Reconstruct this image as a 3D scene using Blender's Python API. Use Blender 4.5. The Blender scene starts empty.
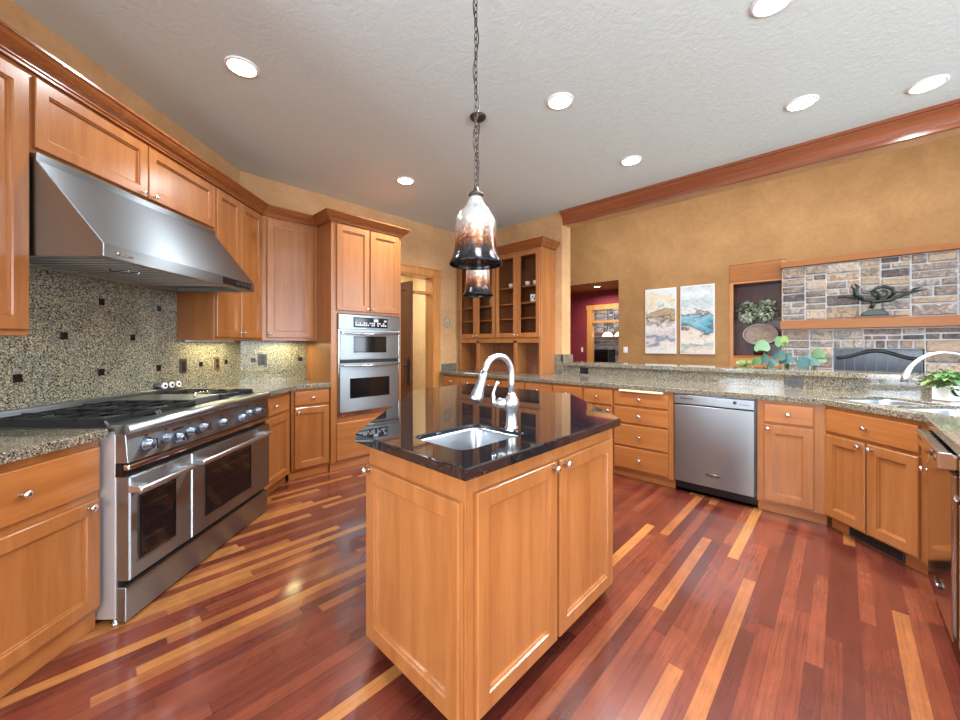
import bpy, bmesh, math, random
from mathutils import Matrix, Vector
random.seed(7)
SC = bpy.context.scene
COL = SC.collection
S2 = math.sqrt(.5)
R = math.radians

# ------------------------------------------------------------------ camera
cam = bpy.data.cameras.new('camera')
cam.sensor_width = 36.0
cam.lens = 379.0 / 960 * 36
cam.shift_y = -15.3 / 960
cam.clip_start = .02
camo = bpy.data.objects.new('camera', cam)
camo.location = (0, 0, 1.30)
camo.rotation_euler = (R(90), 0, R(43.77 - 90))
COL.objects.link(camo)
SC.camera = camo

# ------------------------------------------------------------------ world, exposure, daylight
SC.view_settings.view_transform = 'Standard'
SC.view_settings.look = 'None'
SC.view_settings.gamma = 1
SC.view_settings.exposure = 0.09
SC.cycles.use_denoising = True
SC.cycles.max_bounces = 8
SC.cycles.diffuse_bounces = 5
SC.cycles.glossy_bounces = 4
SC.cycles.transparent_max_bounces = 8
SC.cycles.caustics_reflective = False
SC.cycles.caustics_refractive = False
SC.cycles.sample_clamp_indirect = 6
w = bpy.data.worlds.new('sky')
SC.world = w
w.use_nodes = True
bg = w.node_tree.nodes['Background']
bg.inputs[0].default_value = (.80, .90, 1, 1)
bg.inputs[1].default_value = 1.0


def area(name, loc, rot, sx, sy, power, col=(1, 1, 1), spread=180, shape='RECTANGLE'):
    l = bpy.data.lights.new(name, 'AREA')
    l.shape = shape
    l.size = sx
    if shape in ('RECTANGLE', 'ELLIPSE'):
        l.size_y = sy
    l.energy = power
    l.color = col
    l.spread = R(spread)
    o = bpy.data.objects.new(name, l)
    o.location = loc
    o.rotation_euler = rot
    COL.objects.link(o)
    return o


DAY = (.78, .90, 1.0)
WARM = (.92, .96, 1.0)
# daylight at the kitchen's and the family room's windows (all behind the camera or beyond the frame)
area('window_daylight', (.9, -2.78, 1.75), (R(74), 0, R(0)), 1.9, 1.6, 170, DAY)
area('window_daylight', (3.3, -2.78, 1.75), (R(70), 0, R(0)), 1.9, 1.6, 70, DAY)
area('window_daylight', (-3.50, -1.3, 1.5), (R(92), 0, R(-90)), 1.7, 2.0, 290, DAY)
area('window_daylight', (5.85, -4.6, 2.2), (R(90), 0, R(0)), 2.0, 3.0, 200, DAY)
CAN_POWER = 34

# ------------------------------------------------------------------ node helpers / materials


def new_mat(name):
    m = bpy.data.materials.new(name)
    m.use_nodes = True
    nt = m.node_tree
    b = nt.nodes['Principled BSDF']
    return m, nt, b


def srgb(r, g, b):
    def f(c):
        c /= 255
        return c / 12.92 if c <= .04045 else ((c + .055) / 1.055) ** 2.4
    return (f(r), f(g), f(b), 1)


def N(nt, t, **kw):
    n = nt.nodes.new(t)
    for k, v in kw.items():
        setattr(n, k, v)
    return n


def coords(nt, scale=(1, 1, 1), kind='Object', rot=(0, 0, 0)):
    tc = N(nt, 'ShaderNodeTexCoord')
    mp = N(nt, 'ShaderNodeMapping')
    mp.inputs['Scale'].default_value = scale
    mp.inputs['Rotation'].default_value = rot
    nt.links.new(tc.outputs[kind], mp.inputs[0])
    return mp.outputs[0]


def noise(nt, vec, scale, detail=3, rough=.5, dist=0):
    n = N(nt, 'ShaderNodeTexNoise')
    n.inputs['Scale'].default_value = scale
    n.inputs['Detail'].default_value = detail
    n.inputs['Roughness'].default_value = rough
    n.inputs['Distortion'].default_value = dist
    if vec is not None:
        nt.links.new(vec, n.inputs['Vector'])
    return n


def ramp(nt, fac, stops, interp='LINEAR'):
    r = N(nt, 'ShaderNodeValToRGB')
    cr = r.color_ramp
    cr.interpolation = interp
    while len(cr.elements) < len(stops):
        cr.elements.new(.5)
    for e, (p, c) in zip(cr.elements, stops):
        e.position = p
        e.color = c
    nt.links.new(fac, r.inputs[0])
    return r.outputs[0]


def mix(nt, fac, a, b, blend='MIX'):
    m = N(nt, 'ShaderNodeMix', data_type='RGBA', blend_type=blend)
    for sock, v in ((m.inputs[0], fac), (m.inputs[6], a), (m.inputs[7], b)):
        if hasattr(v, 'links'):
            nt.links.new(v, sock)
        else:
            sock.default_value = v
    return m.outputs[2]


def math_(nt, op, a, b=None):
    m = N(nt, 'ShaderNodeMath', operation=op)
    for s, v in zip(m.inputs, (a, b)):
        if v is None:
            continue
        if hasattr(v, 'links'):
            nt.links.new(v, s)
        else:
            s.default_value = v
    return m.outputs[0]


def bump(nt, b, h, strength=.2, dist=.01):
    n = N(nt, 'ShaderNodeBump')
    n.inputs['Strength'].default_value = strength
    n.inputs['Distance'].default_value = dist
    nt.links.new(h, n.inputs['Height'])
    nt.links.new(n.outputs[0], b.inputs['Normal'])


def plain(name, col, rough=.5, metal=0, emit=None, estr=0, coat=0):
    m, nt, b = new_mat(name)
    b.inputs['Base Color'].default_value = col
    b.inputs['Roughness'].default_value = rough
    b.inputs['Metallic'].default_value = metal
    b.inputs['Coat Weight'].default_value = coat
    if emit:
        b.inputs['Emission Color'].default_value = emit
        b.inputs['Emission Strength'].default_value = estr
    return m


def wood(name, c1, c2, rough=.32, axis='z', coat=.4):
    m, nt, b = new_mat(name)
    sc = {'z': (9, 9, .55), 'x': (.55, 9, 9), 'y': (9, .55, 9)}[axis]
    oi = N(nt, 'ShaderNodeObjectInfo')
    v = coords(nt, sc)
    add = N(nt, 'ShaderNodeVectorMath', operation='ADD')
    nt.links.new(v, add.inputs[0])
    mul = math_(nt, 'MULTIPLY', oi.outputs['Random'], 40)
    nt.links.new(mul, add.inputs[1])
    n1 = noise(nt, add.outputs[0], 1.6, 4, .55, .6)
    n2 = noise(nt, add.outputs[0], 11, 3, .6)
    base = ramp(nt, n1.outputs[0], [(.3, c2), (.68, c1)])
    fine = ramp(nt, n2.outputs[0], [(.3, (.90, .89, .87, 1)), (.65, (1.05, 1.04, 1.03, 1))])
    c = mix(nt, 1, base, fine, 'MULTIPLY')
    nt.links.new(c, b.inputs['Base Color'])
    b.inputs['Roughness'].default_value = rough
    b.inputs['Coat Weight'].default_value = coat
    b.inputs['Coat Roughness'].default_value = .22
    return m


def granite(name, stops, scale=150, rough=.12, warm=None):
    m, nt, b = new_mat(name)
    v = coords(nt)
    n0 = noise(nt, v, 40, 2)
    dv = N(nt, 'ShaderNodeVectorMath', operation='MULTIPLY_ADD')
    nt.links.new(n0.outputs[1], dv.inputs[0])
    dv.inputs[1].default_value = (.006, .006, .006)
    nt.links.new(v, dv.inputs[2])
    vo = N(nt, 'ShaderNodeTexVoronoi', feature='F1')
    vo.inputs['Scale'].default_value = scale
    nt.links.new(dv.outputs[0], vo.inputs['Vector'])
    sep = N(nt, 'ShaderNodeSeparateColor')
    nt.links.new(vo.outputs['Color'], sep.inputs[0])
    c = ramp(nt, sep.outputs[0], stops, 'CONSTANT')
    n2 = noise(nt, v, 6, 3)
    tint = ramp(nt, n2.outputs[0], [(.35, (.88, .92, .92, 1)), (.65, (1.08, 1.04, .96, 1))])
    c = mix(nt, 1, c, tint, 'MULTIPLY')
    nt.links.new(c, b.inputs['Base Color'])
    b.inputs['Roughness'].default_value = rough
    return m


def steel(name, col=(.40, .45, .485, 1), rough=.40, axis='x', aniso=.96):
    """brushed sheet: the brushing runs along the object's own x (or z) axis"""
    m, nt, b = new_mat(name)
    b.inputs['Base Color'].default_value = col
    b.inputs['Metallic'].default_value = 1
    b.inputs['Roughness'].default_value = rough
    b.inputs['Anisotropic'].default_value = aniso
    vt = N(nt, 'ShaderNodeVectorTransform', vector_type='VECTOR', convert_from='OBJECT', convert_to='WORLD')
    vt.inputs[0].default_value = (0, .35, 1) if axis == 'x' else (1, 0, 0)
    nt.links.new(vt.outputs[0], b.inputs['Tangent'])
    return m


def plaster(name, c1, c2, scale=2.2, rough=.75, bst=.08):
    m, nt, b = new_mat(name)
    v = coords(nt)
    n = noise(nt, v, scale, 5, .6, .4)
    n2 = noise(nt, v, scale * 9, 3, .6)
    c = ramp(nt, n.outputs[0], [(.3, c2), (.7, c1)])
    t = ramp(nt, n2.outputs[0], [(.3, (.93, .92, .90, 1)), (.7, (1.05, 1.05, 1.05, 1))])
    nt.links.new(mix(nt, 1, c, t, 'MULTIPLY'), b.inputs['Base Color'])
    b.inputs['Roughness'].default_value = rough
    bump(nt, b, n2.outputs[0], bst, .01)
    return m


def glass(name, tint=(.95, .97, .96, 1), refl=.10, rough=.02):
    m = bpy.data.materials.new(name)
    m.use_nodes = True
    nt = m.node_tree
    nt.nodes.clear()
    out = N(nt, 'ShaderNodeOutputMaterial')
    tr = N(nt, 'ShaderNodeBsdfTransparent')
    tr.inputs[0].default_value = tint
    gl = N(nt, 'ShaderNodeBsdfGlossy')
    gl.inputs['Roughness'].default_value = rough
    lw = N(nt, 'ShaderNodeLayerWeight')
    lw.inputs[0].default_value = refl
    mx = N(nt, 'ShaderNodeMixShader')
    nt.links.new(lw.outputs['Fresnel'], mx.inputs[0])
    nt.links.new(tr.outputs[0], mx.inputs[1])
    nt.links.new(gl.outputs[0], mx.inputs[2])
    nt.links.new(mx.outputs[0], out.inputs[0])
    return m


def floor_mat():
    m, nt, b = new_mat('floor_planks')
    tc = N(nt, 'ShaderNodeTexCoord')
    sep = N(nt, 'ShaderNodeSeparateXYZ')
    nt.links.new(tc.outputs['Object'], sep.inputs[0])
    W = .0572
    yy = math_(nt, 'DIVIDE', sep.outputs[1], W)
    row = math_(nt, 'FLOOR', yy)
    wn = N(nt, 'ShaderNodeTexWhiteNoise', noise_dimensions='1D')
    nt.links.new(row, wn.inputs['W'])
    off = math_(nt, 'MULTIPLY', wn.outputs['Value'], 23.7)
    ln = math_(nt, 'MULTIPLY_ADD', wn.outputs['Value'], .5)
    ln.node.inputs[2].default_value = .75
    xs = math_(nt, 'ADD', math_(nt, 'DIVIDE', sep.outputs[0], ln), off)
    idx = math_(nt, 'FLOOR', xs)
    cmb = N(nt, 'ShaderNodeCombineXYZ')
    nt.links.new(row, cmb.inputs[0])
    nt.links.new(idx, cmb.inputs[1])
    w2 = N(nt, 'ShaderNodeTexWhiteNoise', noise_dimensions='2D')
    nt.links.new(cmb.outputs[0], w2.inputs['Vector'])
    rv = w2.outputs['Value']
    # warmer light on the range side is put into the board colours
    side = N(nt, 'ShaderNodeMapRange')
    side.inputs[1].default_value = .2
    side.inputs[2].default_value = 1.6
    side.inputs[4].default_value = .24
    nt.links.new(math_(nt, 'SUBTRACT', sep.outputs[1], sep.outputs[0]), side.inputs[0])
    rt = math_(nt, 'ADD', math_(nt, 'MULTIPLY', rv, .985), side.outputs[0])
    base = ramp(nt, rt, [(0, srgb(82, 36, 28)), (.12, srgb(96, 44, 32)), (.34, srgb(104, 49, 35)),
                         (.52, srgb(114, 57, 39)), (.68, srgb(90, 41, 31)), (.79, srgb(124, 68, 44)),
                         (.875, srgb(142, 86, 50)), (.945, srgb(160, 106, 58))], 'CONSTANT')
    # grain stretched along the board
    gv = N(nt, 'ShaderNodeCombineXYZ')
    nt.links.new(math_(nt, 'MULTIPLY', sep.outputs[0], 2.2), gv.inputs[0])
    nt.links.new(math_(nt, 'MULTIPLY', sep.outputs[1], 55), gv.inputs[1])
    nt.links.new(math_(nt, 'MULTIPLY', rv, 50), gv.inputs[2])
    g = noise(nt, gv.outputs[0], 1.7, 5, .68, .6)
    gr = ramp(nt, g.outputs[0], [(.25, (.64, .60, .57, 1)), (.5, (.98, .97, .96, 1)), (.75, (1.24, 1.20, 1.14, 1))])
    c = mix(nt, 1, base, gr, 'MULTIPLY')
    mo = noise(nt, tc.outputs['Object'], 3.5, 5, .7, .8)
    c = mix(nt, 1, c, ramp(nt, mo.outputs[0], [(.3, (.80, .76, .76, 1)), (.7, (1.18, 1.16, 1.12, 1))]), 'MULTIPLY')
    fy = math_(nt, 'FRACT', yy)
    fx = math_(nt, 'FRACT', xs)
    e1 = math_(nt, 'LESS_THAN', math_(nt, 'ABSOLUTE', math_(nt, 'SUBTRACT', fy, .5)), .482)
    e2 = math_(nt, 'GREATER_THAN', fx, .003)
    e = math_(nt, 'MULTIPLY', e1, e2)
    c = mix(nt, math_(nt, 'MULTIPLY', math_(nt, 'SUBTRACT', 1, e), .4), c, srgb(45, 18, 12))
    nt.links.new(c, b.inputs['Base Color'])
    b.inputs['Roughness'].default_value = .26
    b.inputs['Coat Weight'].default_value = .55
    b.inputs['Coat Roughness'].default_value = .10
    sm = noise(nt, tc.outputs['Object'], 5, 2)
    hgt = math_(nt, 'ADD', math_(nt, 'MULTIPLY', e, .35), math_(nt, 'ADD', math_(nt, 'MULTIPLY', rv, .15), sm.outputs[0]))
    bump(nt, b, hgt, .05, .01)
    return m


def stone_mat(name, bright=1.0):
    m, nt, b = new_mat(name)
    at = N(nt, 'ShaderNodeAttribute', attribute_name='tone')
    v = coords(nt)
    n = noise(nt, v, 14, 5, .65, 1.2)
    t = math_(nt, 'ADD', at.outputs['Fac'], math_(nt, 'MULTIPLY', math_(nt, 'SUBTRACT', n.outputs[0], .5), 1.1))
    k = bright

    def c(r, g, bl):
        return srgb(r * k, g * k, bl * k)
    col = ramp(nt, t, [(0, c(88, 80, 80)), (.2, c(128, 118, 112)), (.36, c(166, 146, 126)), (.5, c(186, 164, 138)),
                       (.62, c(122, 104, 94)), (.75, c(150, 146, 144)), (.9, c(206, 190, 168)), (1, c(166, 134, 104))])
    nt.links.new(col, b.inputs['Base Color'])
    b.inputs['Roughness'].default_value = .8
    n2 = noise(nt, v, 30, 4)
    bump(nt, b, n2.outputs[0], .6, .02)
    return m


def art_mat(name, seed, stops):
    m, nt, b = new_mat(name)
    tc = N(nt, 'ShaderNodeTexCoord')
    sep = N(nt, 'ShaderNodeSeparateXYZ')
    nt.links.new(tc.outputs['Object'], sep.inputs[0])
    mp = N(nt, 'ShaderNodeMapping')
    mp.inputs['Location'].default_value = (seed, seed * .7, 0)
    mp.inputs['Scale'].default_value = (1, 1, 1.7)
    nt.links.new(tc.outputs['Object'], mp.inputs[0])
    n = noise(nt, mp.outputs[0], 3.2, 5, .6, .8)
    zz = math_(nt, 'DIVIDE', sep.outputs[2], 1.14)
    t = math_(nt, 'ADD', zz, math_(nt, 'MULTIPLY', math_(nt, 'SUBTRACT', n.outputs[0], .5), .62))
    c = ramp(nt, t, stops)
    n2 = noise(nt, mp.outputs[0], 9, 4, .6, 1.5)
    k = ramp(nt, n2.outputs[0], [(.3, (.78, .74, .68, 1)), (.5, (1, 1, 1, 1)), (.75, (1.04, 1.03, 1.0, 1))])
    nt.links.new(mix(nt, 1, c, k, 'MULTIPLY'), b.inputs['Base Color'])
    b.inputs['Roughness'].default_value = .7
    return m


def mercury_mat():
    m, nt, b = new_mat('mercury_glass')
    tc = N(nt, 'ShaderNodeTexCoord')
    sep = N(nt, 'ShaderNodeSeparateXYZ')
    nt.links.new(tc.outputs['Object'], sep.inputs[0])
    drip = noise(nt, coords(nt, (38, 38, 4)), 1, 4, .65)
    spk = noise(nt, coords(nt), 95, 3, .7)
    t = math_(nt, 'DIVIDE', sep.outputs[2], .30)
    t = math_(nt, 'ADD', t, math_(nt, 'MULTIPLY', math_(nt, 'SUBTRACT', drip.outputs[0], .5), .42))
    t = math_(nt, 'ADD', t, math_(nt, 'MULTIPLY', math_(nt, 'SUBTRACT', spk.outputs[0], .5), .45))
    c = ramp(nt, t, [(.05, srgb(40, 40, 44)), (.20, srgb(74, 68, 68)), (.28, srgb(120, 74, 50)), (.40, srgb(186, 140, 114)),
                     (.50, srgb(206, 200, 194)), (.9, srgb(222, 222, 220))])
    nt.links.new(c, b.inputs['Base Color'])
    b.inputs['Metallic'].default_value = .8
    b.inputs['Roughness'].default_value = .13
    bump(nt, b, spk.outputs[0], .25, .004)
    return m


MAPLE = (srgb(163, 105, 58), srgb(146, 88, 44))
M = {}
M['wood'] = wood('maple_vertical', MAPLE[0], MAPLE[1], .28)
M['wood_h'] = wood('maple_horizontal', srgb(168, 106, 56), srgb(148, 87, 41), axis='x')
M['wood_in'] = wood('maple_inside', srgb(150, 92, 56), srgb(122, 72, 44), .45)
M['crown'] = wood('maple_crown', srgb(146, 86, 45), srgb(128, 71, 35), .22, axis='x')
M['cherry'] = wood('cherry_trim', srgb(150, 84, 50), srgb(128, 66, 38), .28, 'y')
M['fir'] = wood('fir_casing', srgb(206, 144, 80), srgb(184, 118, 60), .35)
M['fir_h'] = wood('fir_beam', srgb(172, 108, 44), srgb(154, 90, 33), .5, 'y', .05)
M['walnut'] = wood('dark_door', srgb(104, 56, 34), srgb(80, 40, 26), .35)
M['mahog'] = wood('niche_back', srgb(104, 50, 34), srgb(82, 36, 26), .4)
M['palewood'] = plain('pale_board', srgb(228, 206, 168), .4)
M['granite'] = granite('speckled_granite', [(0, srgb(40, 38, 36)), (.20, srgb(88, 84, 78)), (.38, srgb(122, 112, 97)),
                                            (.62, srgb(146, 132, 110)), (.80, srgb(100, 96, 92)), (.93, srgb(176, 166, 146))], 220, .08)
M['splash'] = granite('speckled_splash', [(0, srgb(50, 49, 45)), (.17, srgb(100, 97, 86)), (.38, srgb(136, 130, 112)),
                                          (.62, srgb(162, 154, 130)), (.82, srgb(114, 111, 104)), (.93, srgb(188, 180, 160))], 200, .14)
M['blackgranite'] = granite('black_granite', [(0, srgb(14, 15, 18)), (.5, srgb(24, 25, 29)), (.85, srgb(40, 42, 48)), (.95, srgb(62, 62, 66))], 320, .03)
M['blackgranite'].node_tree.nodes['Principled BSDF'].inputs['IOR'].default_value = 2.0
M['steel'] = steel('brushed_steel')
M['steel_dw'] = steel('brushed_steel_dishwasher', (.30, .325, .34, 1), .33, 'x', .9)
M['baffle'] = plain('satin_aluminium', (.62, .64, .66, 1), .45, .75)
M['steel_side'] = plain('steel_sheet', (.38, .42, .45, 1), .3, 1)
M['polished'] = plain('polished_steel', (.64, .68, .72, 1), .12, 1)
M['darksteel'] = plain('dark_steel', (.40, .38, .37, 1), .13, 1)
M['sinksteel'] = plain('sink_steel', (.40, .43, .46, 1), .3, 1)
M['nickel'] = plain('satin_nickel', (.70, .71, .72, 1), .22, 1)
M['satin'] = plain('satin_faucet', (.64, .66, .67, 1), .32, 1)
M['chrome'] = plain('chrome', (.8, .8, .8, 1), .08, 1)
M['black'] = plain('black_enamel', srgb(18, 18, 19), .3)
M['iron'] = plain('cast_iron', srgb(26, 26, 27), .42)
M['bronze'] = plain('dark_bronze', srgb(58, 48, 40), .35, .6)
M['verdigris'] = plain('green_bronze', srgb(56, 64, 60), .35, .7)
M['blackglass'] = plain('oven_glass', srgb(16, 15, 16), .06)
M['screen'] = plain('display_glass', srgb(22, 24, 30), .08)
M['button'] = plain('buttons', srgb(196, 200, 206), .4)
M['blueknob'] = plain('knob_metal', (.20, .24, .30, 1), .25, 1)
M['tile'] = plain('black_tile', srgb(22, 20, 22), .2)
M['plate_dk'] = plain('outlet_dark', srgb(52, 46, 46), .35)
M['outlet_br'] = plain('outlet_brown', srgb(96, 74, 54), .35)
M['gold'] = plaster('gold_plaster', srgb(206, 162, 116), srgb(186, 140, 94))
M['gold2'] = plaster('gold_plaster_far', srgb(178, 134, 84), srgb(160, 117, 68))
M['cream'] = plaster('cream_wall', srgb(232, 204, 152), srgb(222, 192, 138))
M['red'] = plaster('red_wall', srgb(142, 40, 44), srgb(112, 30, 38))
M['white'] = plain('white_paint', srgb(238, 238, 236), .5)
M['ceramic'] = plain('white_ceramic', srgb(238, 236, 230), .2)
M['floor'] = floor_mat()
M['stone'] = stone_mat('ledge_stone')
M['mortar'] = plain('mortar', srgb(222, 224, 226), .9)
M['leaf'] = plain('green_leaf', srgb(70, 110, 56), .45)
M['leaf_pale'] = plain('pale_leaf', srgb(86, 120, 82), .5)
M['leaf_teal'] = plain('teal_leaf', srgb(38, 80, 74), .45)
M['leaf_dusty'] = plain('dusty_leaf', srgb(180, 192, 164), .6)
M['leaf_light'] = plain('lime_leaf', srgb(108, 130, 58), .5)
M['petal'] = plain('cream_petal', srgb(232, 232, 214), .6)
M['terracotta'] = plain('terracotta', srgb(142, 88, 62), .7)
M['lamp'] = plain('lamp_lens', (1, 1, 1, 1), .5, 0, (1, .96, .9, 1), 14)
M['lampglow'] = plain('lamp_glow', (1, .9, .7, 1), .5, 0, (1, .78, .42, 1), 2.2)
M['cabglass'] = glass('cabinet_glass', (.93, .93, .92, 1), .12)
M['winglass'] = glass('window_glass', (.97, .98, .99, 1), .10)
M['mercury'] = mercury_mat()
M['platter'] = plaster('patterned_platter', srgb(172, 146, 124), srgb(120, 96, 84), 24, .3, 0)
M['art1'] = art_mat('canvas_paint', 3.1, [(.02, srgb(230, 226, 220)), (.14, srgb(226, 214, 200)), (.24, srgb(120, 136, 160)), (.30, srgb(206, 196, 190)),
                                          (.42, srgb(232, 226, 220)), (.52, srgb(120, 98, 76)), (.57, srgb(206, 174, 128)), (.66, srgb(150, 140, 130)),
                                          (.70, srgb(226, 226, 222)), (.82, srgb(232, 214, 176)), (.93, srgb(222, 226, 226))])
M['art2'] = art_mat('canvas_paint', 8.4, [(.02, srgb(222, 208, 190)), (.12, srgb(150, 172, 170)), (.18, srgb(232, 222, 206)), (.32, srgb(218, 204, 188)),
                                          (.38, srgb(92, 92, 96)), (.43, srgb(98, 168, 192)), (.53, srgb(150, 196, 208)), (.57, srgb(96, 92, 92)),
                                          (.62, srgb(224, 226, 224)), (.74, srgb(190, 206, 208)), (.85, srgb(226, 230, 228)), (.97, srgb(206, 216, 218))])

M['lamp'].cycles.emission_sampling = 'NONE'
# ceiling: hand-trowelled texture
m, nt, b = new_mat('ceiling_texture')
v = coords(nt, (1, 1, 1))
n1 = noise(nt, v, 9, 4, .6, 2.5)
n2 = noise(nt, v, 38, 3, .6, 1.0)
b.inputs['Base Color'].default_value = srgb(214, 226, 224)
b.inputs['Roughness'].default_value = .9
bump(nt, b, math_(nt, 'ADD', n1.outputs[0], math_(nt, 'MULTIPLY', n2.outputs[0], .6)), .22, .015)
M['ceil'] = m

# ------------------------------------------------------------------ mesh builder


class MB:
    def __init__(s):
        s.v = []; s.f = []; s.sm = []; s.tone = []

    def add(s, vs, fs, smooth=False, tone=0, mat=None):
        o = len(s.v)
        for p in vs:
            s.v.append(tuple(mat @ Vector(p)) if mat is not None else tuple(p))
        for f in fs:
            s.f.append([o + i for i in f]); s.sm.append(smooth); s.tone.append(tone)
        return s

    def box(s, x0, x1, y0, y1, z0, z1, mat=None, tone=0):
        vs = [(x0, y0, z0), (x1, y0, z0), (x1, y1, z0), (x0, y1, z0), (x0, y0, z1), (x1, y0, z1), (x1, y1, z1), (x0, y1, z1)]
        fs = [(0, 3, 2, 1), (4, 5, 6, 7), (0, 1, 5, 4), (1, 2, 6, 5), (2, 3, 7, 6), (3, 0, 4, 7)]
        return s.add(vs, fs, False, tone, mat)

    def prism(s, poly, lo, hi, axis='z', smooth=False, mat=None):
        """polygon (CCW) extruded along axis; poly in (x,y) for z, (y,z) for x, (x,z) for y"""
        n = len(poly)

        def p3(a, t):
            return {'z': (a[0], a[1], t), 'x': (t, a[0], a[1]), 'y': (a[0], t, a[1])}[axis]
        vs = [p3(a, lo) for a in poly] + [p3(a, hi) for a in poly]
        fs = [tuple(range(n))[::-1], tuple(range(n, 2 * n))]
        s.add(vs, fs, False, 0, mat)
        s.add(vs, [(i, (i + 1) % n, n + (i + 1) % n, n + i) for i in range(n)], smooth, 0, mat)
        return s

    def lathe(s, prof, seg=24, mat=None, smooth=True, cap=True):
        vs = []; fs = []
        n = len(prof)
        for r, z in prof:
            for k in range(seg):
                a = 2 * math.pi * k / seg
                vs.append((r * math.cos(a), r * math.sin(a), z))
        for i in range(n - 1):
            for k in range(seg):
                k2 = (k + 1) % seg
                fs.append((i * seg + k, i * seg + k2, (i + 1) * seg + k2, (i + 1) * seg + k))
        s.add(vs, fs, smooth, 0, mat)
        if cap:
            for i in (0, n - 1):
                if prof[i][0] > 1e-5:
                    ring = [vs[i * seg + k] for k in range(seg)]
                    s.add(ring, [tuple(range(seg))], False, 0, mat)
        return s

    def tube(s, pts, r, seg=10, mat=None, closed=False):
        pts = [Vector(p) for p in pts]
        n = len(pts)
        rs = r if isinstance(r, (list, tuple)) else [r] * n
        vs = []; fs = []
        up = Vector((0, 0, 1))
        prev = None
        for i, p in enumerate(pts):
            if closed:
                t = pts[(i + 1) % n] - pts[(i - 1) % n]
            else:
                t = pts[min(i + 1, n - 1)] - pts[max(i - 1, 0)]
            t.normalize()
            if prev is None:
                a = up if abs(t.z) < .9 else Vector((1, 0, 0))
                nx = t.cross(a).normalized()
            else:
                nx = (prev - t * prev.dot(t)).normalized()
            prev = nx
            ny = t.cross(nx)
            for k in range(seg):
                an = 2 * math.pi * k / seg
                vs.append(p + (nx * math.cos(an) + ny * math.sin(an)) * rs[i])
        rng = n if closed else n - 1
        for i in range(rng):
            j = (i + 1) % n
            for k in range(seg):
                k2 = (k + 1) % seg
                fs.append((i * seg + k, i * seg + k2, j * seg + k2, j * seg + k))
        s.add(vs, fs, True, 0, mat)
        if not closed:
            s.add(vs[:seg], [tuple(range(seg))[::-1]], False, 0, mat)
            s.add(vs[-seg:], [tuple(range(seg))], False, 0, mat)
        return s

    def rings(s, x0, x1, z0, z1, steps, back=True, mat=None):
        """nested rectangles in the xz plane, front towards -y: steps = [(inset, y)...]"""
        vs = []; fs = []
        for i, (d, y) in enumerate(steps):
            vs += [(x0 + d, y, z0 + d), (x1 - d, y, z0 + d), (x1 - d, y, z1 - d), (x0 + d, y, z1 - d)]
        for i in range(len(steps) - 1):
            for k in range(4):
                k2 = (k + 1) % 4
                fs.append((i * 4 + k, i * 4 + k2, i * 4 + 4 + k2, i * 4 + 4 + k))
        l = len(steps) * 4 - 4
        fs.append((l, l + 1, l + 2, l + 3))
        if back:
            fs.append((3, 2, 1, 0))
        return s.add(vs, fs, False, 0, mat)

    def build(s, name, mat, parent=None, loc=(0, 0, 0), rz=0, bevel=0, seg=2, fix=True):
        me = bpy.data.meshes.new(name)
        me.from_pydata(s.v, [], s.f)
        me.polygons.foreach_set('use_smooth', s.sm)
        if any(s.tone):
            at = me.attributes.new('tone', 'FLOAT', 'FACE')
            at.data.foreach_set('value', s.tone)
        if fix:
            bm = bmesh.new(); bm.from_mesh(me)
            bmesh.ops.remove_doubles(bm, verts=bm.verts, dist=1e-5)
            bmesh.ops.recalc_face_normals(bm, faces=bm.faces)
            bm.to_mesh(me); bm.free()
        me.materials.append(M[mat] if isinstance(mat, str) else mat)
        o = bpy.data.objects.new(name, me)
        o.location = loc
        o.rotation_euler = (0, 0, rz)
        if parent:
            o.parent = parent
        COL.objects.link(o)
        if bevel:
            bv = o.modifiers.new('bevel', 'BEVEL')
            bv.width = bevel; bv.segments = seg; bv.limit_method = 'ANGLE'; bv.angle_limit = R(40)
        return o


def tag(o, label, cat, group=None):
    o['label'] = label
    o['category'] = cat
    if group:
        o['group'] = group
    return o


def thing(name, label, cat, loc=(0, 0, 0), rz=0, group=None):
    o = bpy.data.objects.new(name, None)
    o.empty_display_size = .1
    o.location = loc
    o.rotation_euler = (0, 0, rz)
    COL.objects.link(o)
    return tag(o, label, cat, group)


def struct(o):
    o['kind'] = 'structure'
    return o


def T(x=0, y=0, z=0, rx=0, ry=0, rz=0):
    from mathutils import Euler
    return Matrix.Translation((x, y, z)) @ Euler((rx, ry, rz)).to_matrix().to_4x4()


def pq(p, q):
    return ((p + q) * S2, (p - q) * S2)


LEFT = R(45)      # fronts on the left wall face +q
BACK = 0          # fronts on the oven wall face -y
RIGHT = R(-90)    # fronts on the right run face -x
DIAG = R(-135)    # sink cabinet
NEAR = R(180)     # run at the right edge of the frame, faces +y


def rrect(x0, x1, y0, y1, r, n=6):
    out = []
    for cx, cy, a0 in ((x1 - r, y1 - r, 0), (x0 + r, y1 - r, 90), (x0 + r, y0 + r, 180), (x1 - r, y0 + r, 270)):
        for k in range(n + 1):
            a = R(a0 + 90 * k / n)
            out.append((cx + r * math.cos(a), cy + r * math.sin(a)))
    return out


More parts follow.
